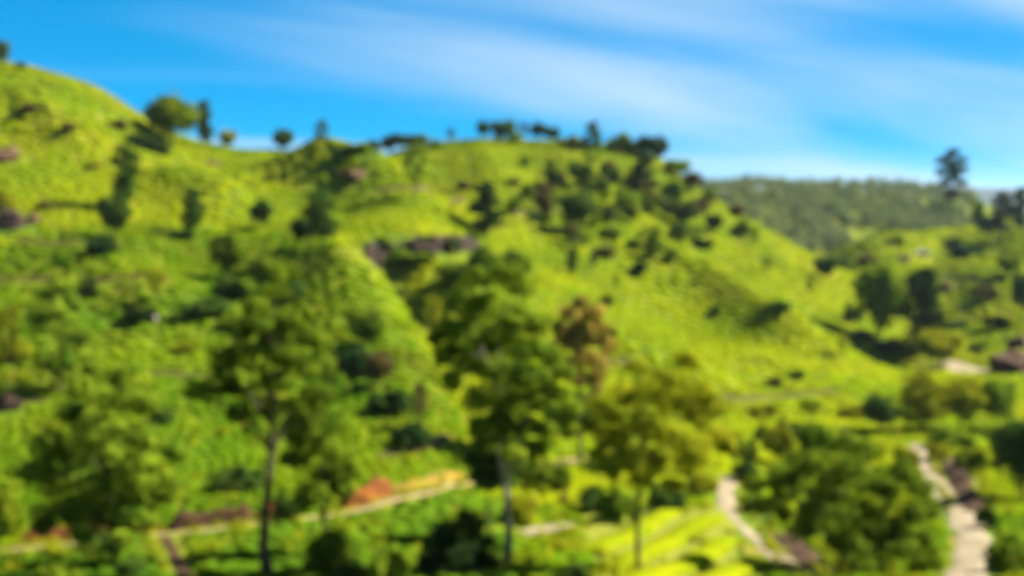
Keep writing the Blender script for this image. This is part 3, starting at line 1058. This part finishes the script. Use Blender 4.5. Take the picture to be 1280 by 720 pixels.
G2 = 'trees dotted over the middle tea hill'
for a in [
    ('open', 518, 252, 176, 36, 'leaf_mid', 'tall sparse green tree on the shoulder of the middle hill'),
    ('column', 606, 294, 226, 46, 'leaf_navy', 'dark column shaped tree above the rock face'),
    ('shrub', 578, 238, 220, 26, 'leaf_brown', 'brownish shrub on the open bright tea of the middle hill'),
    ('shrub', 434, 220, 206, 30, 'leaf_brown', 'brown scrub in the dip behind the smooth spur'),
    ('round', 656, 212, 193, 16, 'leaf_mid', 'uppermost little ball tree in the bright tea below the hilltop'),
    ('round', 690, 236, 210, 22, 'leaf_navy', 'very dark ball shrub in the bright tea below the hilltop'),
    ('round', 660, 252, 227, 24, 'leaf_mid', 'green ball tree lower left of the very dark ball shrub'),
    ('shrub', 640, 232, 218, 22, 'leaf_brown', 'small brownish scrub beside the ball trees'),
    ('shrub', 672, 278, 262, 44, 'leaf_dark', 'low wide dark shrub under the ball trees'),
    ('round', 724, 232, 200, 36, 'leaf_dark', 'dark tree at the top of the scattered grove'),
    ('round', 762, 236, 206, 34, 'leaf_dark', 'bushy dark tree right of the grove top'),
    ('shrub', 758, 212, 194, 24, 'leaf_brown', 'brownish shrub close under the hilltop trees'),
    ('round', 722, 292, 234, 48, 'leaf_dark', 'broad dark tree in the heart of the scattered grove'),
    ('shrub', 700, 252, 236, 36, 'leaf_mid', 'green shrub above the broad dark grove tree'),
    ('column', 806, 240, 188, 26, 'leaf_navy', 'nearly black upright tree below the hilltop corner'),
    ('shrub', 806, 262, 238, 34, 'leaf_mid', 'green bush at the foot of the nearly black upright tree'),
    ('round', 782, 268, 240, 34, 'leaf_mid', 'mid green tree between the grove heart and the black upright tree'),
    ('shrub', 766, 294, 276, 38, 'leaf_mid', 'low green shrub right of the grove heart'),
    ('round', 842, 260, 220, 40, 'leaf_mid', 'leafy green tree on the steep shoulder above the lone ball tree'),
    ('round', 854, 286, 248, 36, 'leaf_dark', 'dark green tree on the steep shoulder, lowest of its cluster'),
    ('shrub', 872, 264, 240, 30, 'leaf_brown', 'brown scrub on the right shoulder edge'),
    ('round', 892, 294, 264, 26, 'leaf_navy', 'black ball tree on the right shoulder'),
    ('shrub', 878, 311, 290, 30, 'leaf_navy', 'shadow below the black ball tree on the right shoulder, built as black foliage'),  # a tree's shadow painted in with near-black leaves
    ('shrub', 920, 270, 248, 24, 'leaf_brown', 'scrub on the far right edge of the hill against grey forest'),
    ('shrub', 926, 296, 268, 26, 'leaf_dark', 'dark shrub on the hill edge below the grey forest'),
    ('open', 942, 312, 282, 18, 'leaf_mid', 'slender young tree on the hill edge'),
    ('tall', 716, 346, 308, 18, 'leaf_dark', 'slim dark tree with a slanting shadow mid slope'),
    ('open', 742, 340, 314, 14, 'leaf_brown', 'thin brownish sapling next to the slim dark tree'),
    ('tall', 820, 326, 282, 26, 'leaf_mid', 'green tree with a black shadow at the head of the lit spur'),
    ('shrub', 803, 343, 318, 32, 'leaf_navy', 'shadow at the foot of the tree on the lit spur, built as black foliage'),  # the tree's cast shadow, shaped as near-black foliage
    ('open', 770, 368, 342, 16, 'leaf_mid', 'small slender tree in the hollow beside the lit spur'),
    ('shrub', 757, 382, 362, 20, 'leaf_dark', 'small shadow at the foot of the slender hollow tree, built as dark foliage'),  # shadow of the slender tree, put in as dark leaves
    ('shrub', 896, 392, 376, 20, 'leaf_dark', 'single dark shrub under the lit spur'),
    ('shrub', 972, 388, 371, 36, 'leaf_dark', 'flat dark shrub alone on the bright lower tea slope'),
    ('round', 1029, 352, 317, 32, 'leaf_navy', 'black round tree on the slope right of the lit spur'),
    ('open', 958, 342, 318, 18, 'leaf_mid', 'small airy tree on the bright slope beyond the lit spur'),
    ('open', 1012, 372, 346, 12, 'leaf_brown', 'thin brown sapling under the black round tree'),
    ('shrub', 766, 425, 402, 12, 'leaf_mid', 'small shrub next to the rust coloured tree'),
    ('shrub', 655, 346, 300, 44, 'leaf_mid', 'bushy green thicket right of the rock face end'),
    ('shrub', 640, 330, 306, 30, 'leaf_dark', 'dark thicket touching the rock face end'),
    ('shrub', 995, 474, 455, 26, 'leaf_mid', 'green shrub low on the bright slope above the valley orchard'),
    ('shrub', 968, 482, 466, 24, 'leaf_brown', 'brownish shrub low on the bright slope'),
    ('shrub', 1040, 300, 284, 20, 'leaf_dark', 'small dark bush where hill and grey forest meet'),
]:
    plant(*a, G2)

rs = random.Random(4)
SEEN = set()
for k in range(60):
    gx = rs.gauss(775, 72)
    gy = rs.gauss(258, 30) + (gx - 775) * 0.22
    tone = rs.choice(['leaf_mid', 'leaf_dark', 'leaf_deep', 'leaf_brown'])
    kind = rs.choice(['shrub', 'round', 'tall', 'open'])
    w, h = rs.uniform(16, 34), rs.uniform(16, 34)
    if not (640 < gx < 905 and gy > 204 + max(0, gx - 790) * 0.55 and gy < 335):
        continue
    lab = '%s %s %s %s %s of the hillside grove' % (
        'narrow' if w < 22 else 'small' if w < 28 else 'wide',
        {'leaf_mid': 'light green', 'leaf_dark': 'dark', 'leaf_deep': 'green', 'leaf_brown': 'brownish'}[tone],
        {'shrub': 'ragged shrub', 'round': 'rounded tree', 'tall': 'upright tree', 'open': 'airy sapling'}[kind],
        'on the hilltop side' if gy < 242 else 'in the middle' if gy < 280 else 'on the downhill side',
        'nearer the forest' if gx > 800 else 'nearer the rock face' if gx < 730 else 'and centre')
    if lab in SEEN:
        continue
    SEEN.add(lab)
    plant(kind, gx, gy, gy - h, w, tone, lab, 'small trees and scrub of the hillside grove')

G3 = 'trees and shrubs on the slope left of the gully'
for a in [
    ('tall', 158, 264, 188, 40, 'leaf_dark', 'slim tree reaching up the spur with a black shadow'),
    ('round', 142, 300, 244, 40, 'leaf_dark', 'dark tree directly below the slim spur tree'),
    ('shrub', 122, 316, 288, 42, 'leaf_navy', 'shadow lowest under the pair of spur trees, built as black foliage'),  # cast shadow of the two trees, modelled as a black shrub
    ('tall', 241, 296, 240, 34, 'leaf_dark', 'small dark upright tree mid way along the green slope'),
    ('shrub', 228, 300, 282, 26, 'leaf_navy', 'shadow touching the small upright tree, built as low black foliage'),  # the upright tree's shadow, painted by near-black leaves
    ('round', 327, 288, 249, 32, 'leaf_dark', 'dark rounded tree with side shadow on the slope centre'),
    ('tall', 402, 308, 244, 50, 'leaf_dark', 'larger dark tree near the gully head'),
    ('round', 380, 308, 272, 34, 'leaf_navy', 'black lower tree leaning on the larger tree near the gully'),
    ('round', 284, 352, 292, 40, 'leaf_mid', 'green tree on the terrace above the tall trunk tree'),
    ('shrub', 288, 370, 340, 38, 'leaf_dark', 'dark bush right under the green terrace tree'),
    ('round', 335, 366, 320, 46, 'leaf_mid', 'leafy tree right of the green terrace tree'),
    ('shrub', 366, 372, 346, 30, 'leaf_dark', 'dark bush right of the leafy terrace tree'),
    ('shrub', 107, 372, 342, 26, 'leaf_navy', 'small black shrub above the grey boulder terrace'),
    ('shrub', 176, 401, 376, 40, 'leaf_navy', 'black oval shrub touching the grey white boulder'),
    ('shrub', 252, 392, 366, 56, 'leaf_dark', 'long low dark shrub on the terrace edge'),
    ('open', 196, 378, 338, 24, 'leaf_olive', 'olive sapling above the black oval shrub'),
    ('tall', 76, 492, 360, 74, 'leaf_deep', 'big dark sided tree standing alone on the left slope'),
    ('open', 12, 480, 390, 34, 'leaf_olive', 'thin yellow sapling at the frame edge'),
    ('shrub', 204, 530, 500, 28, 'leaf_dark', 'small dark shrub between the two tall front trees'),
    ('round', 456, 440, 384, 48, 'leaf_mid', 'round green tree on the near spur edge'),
    ('shrub', 446, 466, 426, 44, 'leaf_navy', 'shadow below the round spur tree, built as black foliage'),  # shade below the round tree, given a shape of black leaves
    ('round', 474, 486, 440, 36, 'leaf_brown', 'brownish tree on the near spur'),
    ('shrub', 486, 518, 478, 48, 'leaf_navy', 'tree shadow in the middle of the lit near spur, built as black foliage'),  # shadow blob of a tree, formed from shrub leaves
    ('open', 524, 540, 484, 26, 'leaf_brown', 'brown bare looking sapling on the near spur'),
    ('shrub', 512, 560, 522, 56, 'leaf_navy', 'tree shadow low on the near spur above the road, built as black foliage'),  # lower tree shadow, also formed from near-black leaves
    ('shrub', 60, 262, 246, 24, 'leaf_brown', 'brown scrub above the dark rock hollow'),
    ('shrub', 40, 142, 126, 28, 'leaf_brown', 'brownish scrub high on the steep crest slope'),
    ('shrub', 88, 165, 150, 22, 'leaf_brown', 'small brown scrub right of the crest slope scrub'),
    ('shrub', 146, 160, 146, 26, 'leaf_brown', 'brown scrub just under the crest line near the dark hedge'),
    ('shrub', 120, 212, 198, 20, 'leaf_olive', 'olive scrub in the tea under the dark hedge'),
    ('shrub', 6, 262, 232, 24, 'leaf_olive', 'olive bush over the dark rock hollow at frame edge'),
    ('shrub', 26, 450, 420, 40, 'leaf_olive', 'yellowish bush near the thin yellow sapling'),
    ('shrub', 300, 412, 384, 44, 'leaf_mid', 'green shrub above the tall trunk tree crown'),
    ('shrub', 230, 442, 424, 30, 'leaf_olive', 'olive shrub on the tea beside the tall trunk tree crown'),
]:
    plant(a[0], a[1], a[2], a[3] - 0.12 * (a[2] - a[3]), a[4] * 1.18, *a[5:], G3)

G4 = 'trees in the gully under the rock face'
for a in [
    ('round', 474, 366, 302, 50, 'leaf_navy', 'black tree at the top of the gully under the rock face', 168),
    ('shrub', 494, 392, 356, 34, 'leaf_navy', 'black bush half way down the gully', 158),
    ('round', 520, 384, 316, 62, 'leaf_mid', 'soft green tree in the gully below the rock face middle', 166),
    ('round', 572, 384, 322, 56, 'leaf_mid', 'green tree in the gully below the rock face end', 160),
    ('round', 606, 372, 300, 52, 'leaf_mid', 'leafy tree standing behind the big central crown'),
    ('open', 540, 430, 366, 30, 'leaf_olive', 'yellow olive tree down the gully beside the big central crown'),
    ('shrub', 562, 316, 288, 28, 'leaf_dark', 'dark bush growing on the rock face'),
    ('shrub', 536, 306, 288, 34, 'leaf_mid', 'low green bush over the top of the rock face middle'),
    ('shrub', 476, 312, 290, 30, 'leaf_dark', 'dark bush over the top of the rock face beginning'),
    ('shrub', 590, 304, 284, 26, 'leaf_mid', 'green bush over the top of the rock face end'),
    ('shrub', 498, 330, 298, 26, 'leaf_mid', 'green bush growing on the rock face left part'),
]:
    plant(*a[:7], G4, Y=a[7] if len(a) > 7 else None)

G5 = 'trees on the opposite slope and in the side valley'
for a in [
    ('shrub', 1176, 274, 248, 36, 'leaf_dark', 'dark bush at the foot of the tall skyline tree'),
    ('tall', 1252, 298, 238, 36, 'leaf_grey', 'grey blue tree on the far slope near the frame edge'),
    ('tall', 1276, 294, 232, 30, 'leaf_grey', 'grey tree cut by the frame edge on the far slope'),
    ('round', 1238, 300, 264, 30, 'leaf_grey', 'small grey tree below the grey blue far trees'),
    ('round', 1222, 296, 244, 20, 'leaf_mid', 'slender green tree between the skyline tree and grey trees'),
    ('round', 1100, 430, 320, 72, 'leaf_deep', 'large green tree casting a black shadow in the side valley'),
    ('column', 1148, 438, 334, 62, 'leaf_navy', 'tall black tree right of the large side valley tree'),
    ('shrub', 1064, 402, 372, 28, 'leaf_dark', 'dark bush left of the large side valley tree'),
    ('shrub', 1082, 428, 404, 34, 'leaf_navy', 'shadow under the large side valley tree, built as black foliage'),  # part of the large tree's shadow, filled in with black leaves
    ('shrub', 1118, 442, 416, 54, 'leaf_navy', 'broad shadow at the foot of the valley trees, built as black foliage'),  # rest of the valley shadow, a wide mass of near-black leaves
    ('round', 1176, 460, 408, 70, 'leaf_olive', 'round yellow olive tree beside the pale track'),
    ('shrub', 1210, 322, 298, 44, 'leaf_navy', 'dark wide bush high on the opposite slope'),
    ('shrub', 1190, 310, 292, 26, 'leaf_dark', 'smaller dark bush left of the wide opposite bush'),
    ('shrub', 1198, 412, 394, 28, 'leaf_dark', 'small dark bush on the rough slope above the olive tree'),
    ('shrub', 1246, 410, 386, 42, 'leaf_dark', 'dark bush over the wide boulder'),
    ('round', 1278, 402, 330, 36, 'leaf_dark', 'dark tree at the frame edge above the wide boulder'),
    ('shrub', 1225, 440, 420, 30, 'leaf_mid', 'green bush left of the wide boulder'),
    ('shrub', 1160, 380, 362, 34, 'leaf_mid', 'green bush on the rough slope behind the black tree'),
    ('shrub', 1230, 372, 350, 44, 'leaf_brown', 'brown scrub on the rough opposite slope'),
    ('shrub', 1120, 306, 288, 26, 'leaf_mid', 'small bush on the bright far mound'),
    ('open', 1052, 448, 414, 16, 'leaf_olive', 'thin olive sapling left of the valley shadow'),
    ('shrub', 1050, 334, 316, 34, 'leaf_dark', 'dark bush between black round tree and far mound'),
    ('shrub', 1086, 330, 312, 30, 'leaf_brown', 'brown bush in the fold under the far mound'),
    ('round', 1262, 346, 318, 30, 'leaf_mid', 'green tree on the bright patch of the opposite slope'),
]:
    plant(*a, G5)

G6 = 'trees on the valley floor around the pale paths'
for a in [
    ('round', 1098, 542, 488, 56, 'leaf_dark', 'small dark tree on the valley floor above the big green tree'),
    ('shrub', 984, 546, 516, 42, 'leaf_dark', 'dark shrub left of the small dark valley tree'),
    ('shrub', 1020, 545, 520, 30, 'leaf_olive', 'olive shrub beside the dark valley shrub'),
    ('shrub', 952, 552, 524, 24, 'leaf_dark', 'small dark shrub at the orchard edge'),
    ('tall', 1152, 540, 462, 70, 'leaf_olive', 'first olive tree of the row below the pale track'),
    ('round', 1200, 538, 464, 72, 'leaf_olive', 'middle olive tree of the row below the pale track'),
    ('round', 1244, 538, 466, 60, 'leaf_mid', 'greener last tree of the row below the pale track'),
    ('shrub', 1214, 590, 548, 52, 'leaf_bright', 'bright yellow green bush right of the pale path'),
    ('shrub', 1190, 560, 526, 64, 'leaf_mid', 'green hedge like bush above the bright yellow bush'),
    ('shrub', 930, 600, 566, 44, 'leaf_dark', 'dark bush at the top of the curving footpath'),
    ('shrub', 1130, 585, 545, 40, 'leaf_olive', 'olive bush at the top of the pale path'),
    ('shrub', 1060, 566, 536, 60, 'leaf_bright', 'bright bush behind the big green tree'),
    ('shrub', 1232, 660, 620, 30, 'leaf_dark', 'dark small bush on the bank of the pale path'),
    ('shrub', 1266, 716, 650, 70, 'leaf_mid', 'green bush at the lower corner beside the pale path'),
    ('shrub', 1150, 716, 662, 60, 'leaf_bright', 'bright bush along the inner edge of the pale path'),
    ('shrub', 1160, 650, 612, 30, 'leaf_bright', 'small bright bush inside the bend of the pale path'),
    ('shrub', 950, 640, 600, 50, 'leaf_mid', 'green bush beside the curving footpath'),
    ('shrub', 944, 712, 690, 20, 'leaf_dark', 'little dark bush low on the tea terrace by the footpath'),
    ('shrub', 905, 556, 526, 44, 'leaf_olive', 'olive bush right behind the wide feathery olive tree'),
    ('shrub', 935, 572, 540, 40, 'leaf_mid', 'green bush on the valley floor before the dark orchard shrub'),
    ('round', 972, 580, 528, 46, 'leaf_olive', 'small olive tree behind the left shoulder of the bushy tree'),
    ('round', 1010, 570, 524, 44, 'leaf_mid', 'small green tree just behind the top of the bushy tree'),
    ('shrub', 1090, 572, 546, 50, 'leaf_olive', 'olive bush behind the right top of the bushy tree'),
    ('shrub', 1060, 520, 498, 40, 'leaf_olive', 'olive bush left of the small dark valley tree'),
    ('shrub', 1128, 520, 496, 40, 'leaf_mid', 'green bush between dark valley tree and olive row'),
    ('shrub', 955, 520, 500, 50, 'leaf_olive', 'low olive scrub at the foot of the bright slope'),
    ('shrub', 1010, 512, 494, 40, 'leaf_bright', 'bright low scrub at the foot of the bright slope'),
    ('shrub', 892, 520, 494, 40, 'leaf_mid', 'green scrub at the slope foot behind the feathery olive tree'),
    ('shrub', 1170, 575, 545, 30, 'leaf_olive', 'small olive bush right at the upper bend of the pale path'),
    ('shrub', 1100, 520, 505, 30, 'leaf_brown', 'brownish scrub under the small dark valley tree'),
    ('shrub', 760, 585, 545, 60, 'leaf_mid', 'green bush in the shade behind the feathery olive tree'),
    ('shrub', 655, 600, 560, 40, 'leaf_mid', 'green bush between dense dark tree and bright leafy bush'),
    ('shrub', 705, 545, 490, 44, 'leaf_navy', 'deep shade right of the big central tree, built as black foliage'),  # shaded hole in the greenery, filled with near-black leaves
    ('shrub', 732, 540, 470, 46, 'leaf_mid', 'green bush below the rust coloured tree'),
    ('shrub', 684, 612, 556, 74, 'leaf_bright', 'bright leafy bush under the big central tree'),
    ('shrub', 735, 640, 594, 60, 'leaf_dark', 'dark bush behind the pale clearing'),
    ('shrub', 775, 655, 590, 60, 'leaf_mid', 'green bush at the foot of the olive feathery tree'),
    ('shrub', 830, 640, 590, 60, 'leaf_dark', 'dark bush behind the thin dark trunk'),
    ('shrub', 880, 620, 580, 44, 'leaf_olive', 'olive bush left of the curving footpath top'),
    ('shrub', 650, 655, 608, 50, 'leaf_olive', 'olive bush left above the pale clearing'),
    ('shrub', 700, 690, 668, 60, 'leaf_olive', 'yellowish low bush in front of the pale clearing'),
    ('shrub', 714, 735, 690, 60, 'leaf_dark', 'dark bush at the bottom edge beside the tea terrace'),
    ('shrub', 668, 640, 612, 14, 'leaf_rust', 'small orange shrub near the pale pole trunk'),
    ('shrub', 704, 632, 604, 12, 'leaf_rust', 'tiny reddish shrub behind the pale clearing'),
]:
    plant(*a, G6)

G7 = 'shrubs along the dirt road'
for a in [
    ('shrub', 2, 672, 580, 60, 'leaf_bright', 'yellow green bush at the frame edge above the road'),
    ('shrub', 298, 612, 570, 76, 'leaf_dark', 'dark bush just left of the tall trunk'),
    ('shrub', 362, 650, 600, 50, 'leaf_dark', 'dark bush on the road bank right of the tall trunk'),
    ('shrub', 400, 715, 640, 90, 'leaf_mid', 'bluish green bush in front of the road right of the trunk'),
    ('shrub', 484, 730, 668, 60, 'leaf_mid', 'green bush below the road at the bottom edge'),
    ('shrub', 436, 730, 690, 50, 'leaf_dark', 'dark bush between the two green bushes below the road'),
    ('shrub', 165, 722, 682, 50, 'leaf_dark', 'dark bush below the road left of the drain'),
    ('shrub', 70, 735, 690, 70, 'leaf_mid', 'green bush below the road near the lower corner'),
    ('shrub', 120, 690, 650, 60, 'leaf_dark', 'dark bush on the road under the broad leafy tree'),
]:
    plant(*a, G7, None)
plant('round', 1280, 640, 515, 90, 'leaf_dark', 'big black green tree at the frame edge right of the pale path', G6, Y=90)


def hero(name, label, px, Y, clumps, mat, trunk_h_py, trad, seed, bark='bark_dark', per=260, leaf=0.17, depth=0.8, group=None, flat=0.68, branches=16, extra=None):
    """a large front tree whose crown is built of clumps set where the photograph shows them (picture px, row, radius px)"""
    py_mid = np.mean([c[1] for c in clumps])
    X = Y * tx(px, py_mid)
    zb = float(hgt(X, Y))
    r = np.random.default_rng(seed)
    cl = []
    half = (max(c[0] for c in clumps) - min(c[0] for c in clumps)) / 2 / F * Y
    for c in clumps:
        rr = c[2] / F * Y * 0.84
        lx = Y * tx(c[0], c[1]) - X
        lz = CZ + Y * tz(c[1]) - zb
        reach = math.sqrt(max(0.05, 1 - min(1, abs(lx) / (half + 1e-6)) ** 2)) * half * depth
        dy = r.uniform(-1, 1) * reach
        cl.append((lx, dy, lz, rr, rr * flat))
        # the far and near sides of the crown
        cl.append((lx * 0.8 + r.normal(0, 0.2), (-1 if dy > 0 else 1) * r.uniform(0.3, 0.95) * reach, lz + r.normal(0, 0.35), rr * r.uniform(0.7, 0.95), rr * flat * 0.8))
    V, Fq = leaf_cloud(cl, per, leaf, seed)
    root = bpy.data.objects.new(name, None)
    col.objects.link(root)
    root.location = (X, Y, zb)
    th = CZ + Y * tz(trunk_h_py) - zb
    parts = trunk_parts(cl, th, trad, seed, branches=branches)
    tr = link('trunk', mesh_np('trunk', *parts[0], bark, True), root)
    for v, f in parts[1:]:
        link('branch', mesh_np('branch', v, f, bark, True), tr)
    link('crown', mesh_np('crown', V, Fq, mat), root)
    tag(root, label, 'tree', group)
    return root


GH = 'large trees in the front of the valley'
hero('tall_tree', 'tall tree with long bare dark trunk and layered dark crown', 332, 52,
     [(262, 484, 26), (240, 492, 14), (292, 440, 28), (276, 462, 24), (310, 500, 28), (330, 512, 22), (322, 455, 26), (352, 470, 26), (366, 436, 28), (345, 410, 24),
      (300, 412, 22), (318, 385, 22), (372, 396, 22), (392, 420, 22), (396, 458, 24), (345, 366, 16), (405, 486, 20), (376, 500, 20), (352, 340, 16), (330, 430, 24)],
     'leaf_deep', 400, 0.27, 11, per=380, leaf=0.15, group=GH, flat=0.62)
hero('feathery_tree', 'feathery light green tree right of the tall trunk', 402, 60,
     [(400, 500, 24), (376, 530, 26), (420, 525, 24), (396, 556, 28), (366, 572, 22), (430, 570, 22), (404, 596, 26), (380, 620, 24), (428, 610, 22), (372, 545, 20), (415, 480, 18), (440, 590, 14)],
     'leaf_mid', 520, 0.14, 12, per=320, leaf=0.15, group=GH)
hero('broad_tree', 'broad leafy tree with lumpy crown in front of the left road', 132, 57,
     [(142, 474, 26), (116, 482, 24), (168, 486, 22), (96, 512, 28), (130, 516, 28), (160, 516, 28), (74, 546, 28), (60, 578, 30), (108, 552, 32), (150, 556, 32), (188, 548, 24),
      (206, 574, 26), (222, 600, 18), (90, 592, 34), (132, 596, 34), (176, 596, 34), (60, 612, 28), (112, 630, 34), (156, 634, 34), (196, 624, 28), (40, 592, 16), (84, 640, 28), (112, 660, 26), (150, 664, 26), (184, 650, 24), (64, 650, 20), (100, 465, 14)],
     'leaf_deep', 520, 0.26, 13, per=400, leaf=0.17, group=GH)
hero('big_tree', 'biggest central tree with towering crown and pale straight trunk', 630, 54,
     [(596, 350, 24), (622, 344, 22), (648, 360, 26), (716, 512, 18), (712, 536, 16), (566, 468, 18), (640, 552, 22), (672, 556, 20), (606, 548, 18), (704, 462, 16), (544, 424, 14), (580, 380, 26), (612, 384, 30), (642, 396, 30), (668, 398, 22), (562, 412, 24), (592, 416, 30), (626, 424, 32), (660, 428, 28),
      (684, 436, 20), (556, 440, 18), (584, 452, 28), (616, 460, 32), (650, 464, 32), (684, 468, 24), (700, 488, 18), (602, 490, 28), (636, 498, 32), (670, 500, 28), (620, 524, 26), (656, 530, 26), (690, 518, 20), (600, 520, 20)],
     'leaf_deep', 400, 0.24, 14, bark='bark_pale', per=420, leaf=0.15, group=GH)
hero('dark_tree', 'dense dark round tree under the biggest central crown', 612, 66,
     [(604, 550, 24), (630, 548, 22), (590, 575, 24), (614, 578, 28), (640, 572, 22), (604, 598, 22), (628, 596, 20), (650, 560, 16)],
     'leaf_dark', 580, 0.13, 15, per=400, leaf=0.16, group=GH)
hero('feathery_tree', 'wide feathery olive tree on a thin dark trunk', 802, 56,
     [(860, 452, 18), (838, 468, 26), (806, 478, 28), (870, 480, 24), (776, 492, 28), (830, 500, 32), (866, 512, 30), (896, 506, 22), (750, 512, 24), (790, 520, 32), (736, 536, 20), (764, 546, 28),
      (812, 540, 32), (850, 546, 32), (890, 540, 26), (906, 556, 16), (780, 572, 26), (820, 578, 30), (860, 580, 26), (752, 574, 18), (800, 596, 22), (838, 600, 18)],
     'leaf_olive', 520, 0.16, 16, per=300, leaf=0.14, group=GH)
hero('bushy_tree', 'big green bushy tree filling the space between two paths', 1056, 60,
     [(1040, 556, 26), (1076, 560, 26), (1006, 572, 26), (1110, 574, 26), (974, 590, 24), (950, 606, 20), (1030, 590, 32), (1070, 594, 32), (1108, 604, 32), (1142, 606, 24), (990, 618, 30), (958, 632, 20),
      (1030, 628, 34), (1074, 632, 34), (1116, 640, 32), (1150, 640, 22), (1000, 652, 26), (1044, 664, 30), (1088, 668, 32), (1130, 672, 28), (1060, 696, 24), (1100, 700, 24), (1150, 668, 14)],
     'leaf_mid', 600, 0.2, 17, per=400, leaf=0.17, group=GH)
hero('rust_tree', 'rust orange tree beside the big central crown', 728, 104,
     [(726, 376, 12), (712, 392, 16), (742, 390, 16), (728, 404, 18), (756, 408, 14), (700, 410, 15), (742, 424, 18), (716, 428, 18), (760, 432, 13), (696, 436, 14), (732, 446, 18),
      (752, 456, 16), (708, 458, 16), (726, 474, 15), (744, 482, 12)],
     'leaf_rust', 420, 0.2, 22, per=230, leaf=0.26, group=G6, branches=9, flat=0.85)
hero('airy_tree', 'tall airy tree standing high above the far skyline', 1190, 398,
     [(1190, 192, 9), (1180, 200, 9), (1200, 200, 9), (1188, 208, 10), (1203, 212, 8), (1176, 214, 8), (1192, 220, 10), (1180, 228, 9), (1202, 228, 8), (1191, 238, 9), (1186, 246, 6)],
     'leaf_grey', 215, 0.45, 21, per=170, leaf=0.55, group=G5, branches=9)
hero('dark_bush', 'very dark dense bush at the bottom edge left of the pale trunk', 572, 53,
     [(560, 660, 26), (590, 656, 24), (545, 680, 26), (575, 684, 30), (606, 680, 24), (550, 706, 26), (584, 708, 28), (612, 704, 20), (535, 700, 18)],
     'leaf_navy', 690, 0.12, 18, per=260, leaf=0.15, group=GH)

# the clipped dark hedge slanting under the large crest tree
def hedge(p0, p1, label, width=2.6, height=2.6):
    a, b = np.array(hit(*p0)), np.array(hit(*p1))
    k = 16
    cl = []
    r = np.random.default_rng(5)
    for i in range(k):
        q = a + (b - a) * i / (k - 1)
        cl.append((q[0] + r.normal(0, .2), q[1] + r.normal(0, .2), float(hgt(*q)) + height * 0.5, width * 0.62, height * 0.55))
    V, Fq = leaf_cloud(cl, 230, 0.22, 5)
    o = np.array([(a[0] + b[0]) / 2, (a[1] + b[1]) / 2, float(hgt(*((a + b) / 2)))])
    root = bpy.data.objects.new('hedge', None)
    col.objects.link(root)
    root.location = o
    link('foliage', mesh_np('foliage', V - o, Fq, 'leaf_navy'), root)
    Vs, Fs, off = [], [], 0
    for c in cl[::2]:
        v, f = limb([(c[0], c[1], c[2] - height * 0.6), (c[0] + 0.1, c[1], c[2]), (c[0], c[1] + 0.1, c[2] + height * 0.3)], [0.12, 0.09, 0.04], 5)
        Vs.append(v)
        Fs.append(f + off)
        off += len(v)
    link('stems', mesh_np('stems', np.concatenate(Vs) - o, np.concatenate(Fs), 'bark_dark'), root)
    tag(root, label, 'hedge')


hedge((166, 182), (208, 196), 'long dark hedge slanting down below the large round crest tree')

# ------------------------------------------------------------------ far forest on the opposite ridge: one mass
def forest():
    r = np.random.default_rng(9)
    cl = []
    m = 1000
    for i in range(m):
        Y = r.uniform(430, 640)
        px = r.uniform(FOREST_PX - 60, 1215)
        if Y < 500 and px > 1060:
            continue
        X = (px - 640) / F * Y
        zb = float(hgt(X, Y))
        h = r.uniform(5, 9.5)
        w = r.uniform(2.2, 3.6)
        cl.append((X, Y, zb + h * 0.62, w, h * 0.42))
    V, Fq = leaf_cloud(cl, 110, 0.6, 9)
    tag(link('distant_forest', mesh_np('distant_forest', V, Fq, 'forest_leaf')), 'hazy grey green forest covering the far ridge', 'forest', None, 'stuff')


forest()

# undergrowth between the tea: rough grass and weeds on the edges of tracks and in the gully
def undergrowth():
    r = np.random.default_rng(19)
    cl = []
    for C, hw in TRACKS:
        for i in range(0, len(C), 3):
            tg = C[min(i + 1, len(C) - 1)] - C[max(i - 1, 0)]
            tg = tg / (np.linalg.norm(tg) + 1e-9)
            for s in (-1, 1):
                if r.random() < 0.6:
                    X, Y = C[i] + r.normal(0, 0.18, 2) + s * (hw + 0.75) * np.array([-tg[1], tg[0]])
                    cl.append((X, Y, float(hgt(X, Y)) + 0.15, r.uniform(0.3, 0.7), r.uniform(0.2, 0.45)))
    for i in range(520):
        Y = r.uniform(52, 180)
        X = r.uniform(-0.5, 0.5) * Y
        if not track_free(np.array([X]), np.array([Y]), 1.0)[0]:
            continue
        cl.append((X, Y, float(hgt(X, Y)) + 0.4, r.uniform(0.4, 1.1), r.uniform(0.3, 0.8)))
    V, Fq = leaf_cloud(cl, 40, 0.16, 19)
    tag(link('undergrowth', mesh_np('undergrowth', V, Fq, 'leaf_olive')), 'weeds and rough grass along tracks and between tea', 'weeds', None, 'stuff')


undergrowth()

# ------------------------------------------------------------------ air
def haze(density=0.000034):
    x0, x1, y0, y1, z0, z1 = -9000, 9000, -60, 5600, -1.0, 125.0
    V = [(x0, y0, z0), (x1, y0, z0), (x1, y1, z0), (x0, y1, z0), (x0, y0, z1), (x1, y0, z1), (x1, y1, z1), (x0, y1, z1)]
    Fq = [(0, 3, 2, 1), (4, 5, 6, 7), (0, 1, 5, 4), (1, 2, 6, 5), (2, 3, 7, 6), (3, 0, 4, 7)]
    m, N, L = new_mat('haze')
    p = N.new('ShaderNodeVolumePrincipled')
    p.inputs['Color'].default_value = (0.66, 0.83, 1.0, 1)
    p.inputs['Density'].default_value = density
    p.inputs['Anisotropy'].default_value = 0.2
    o = N.new('ShaderNodeOutputMaterial')
    L.new(p.outputs[0], o.inputs['Volume'])
    tag(link('haze', mesh_np('haze', V, Fq, 'haze')), 'thin bluish haze over the valley', 'haze', None, 'stuff')


haze()
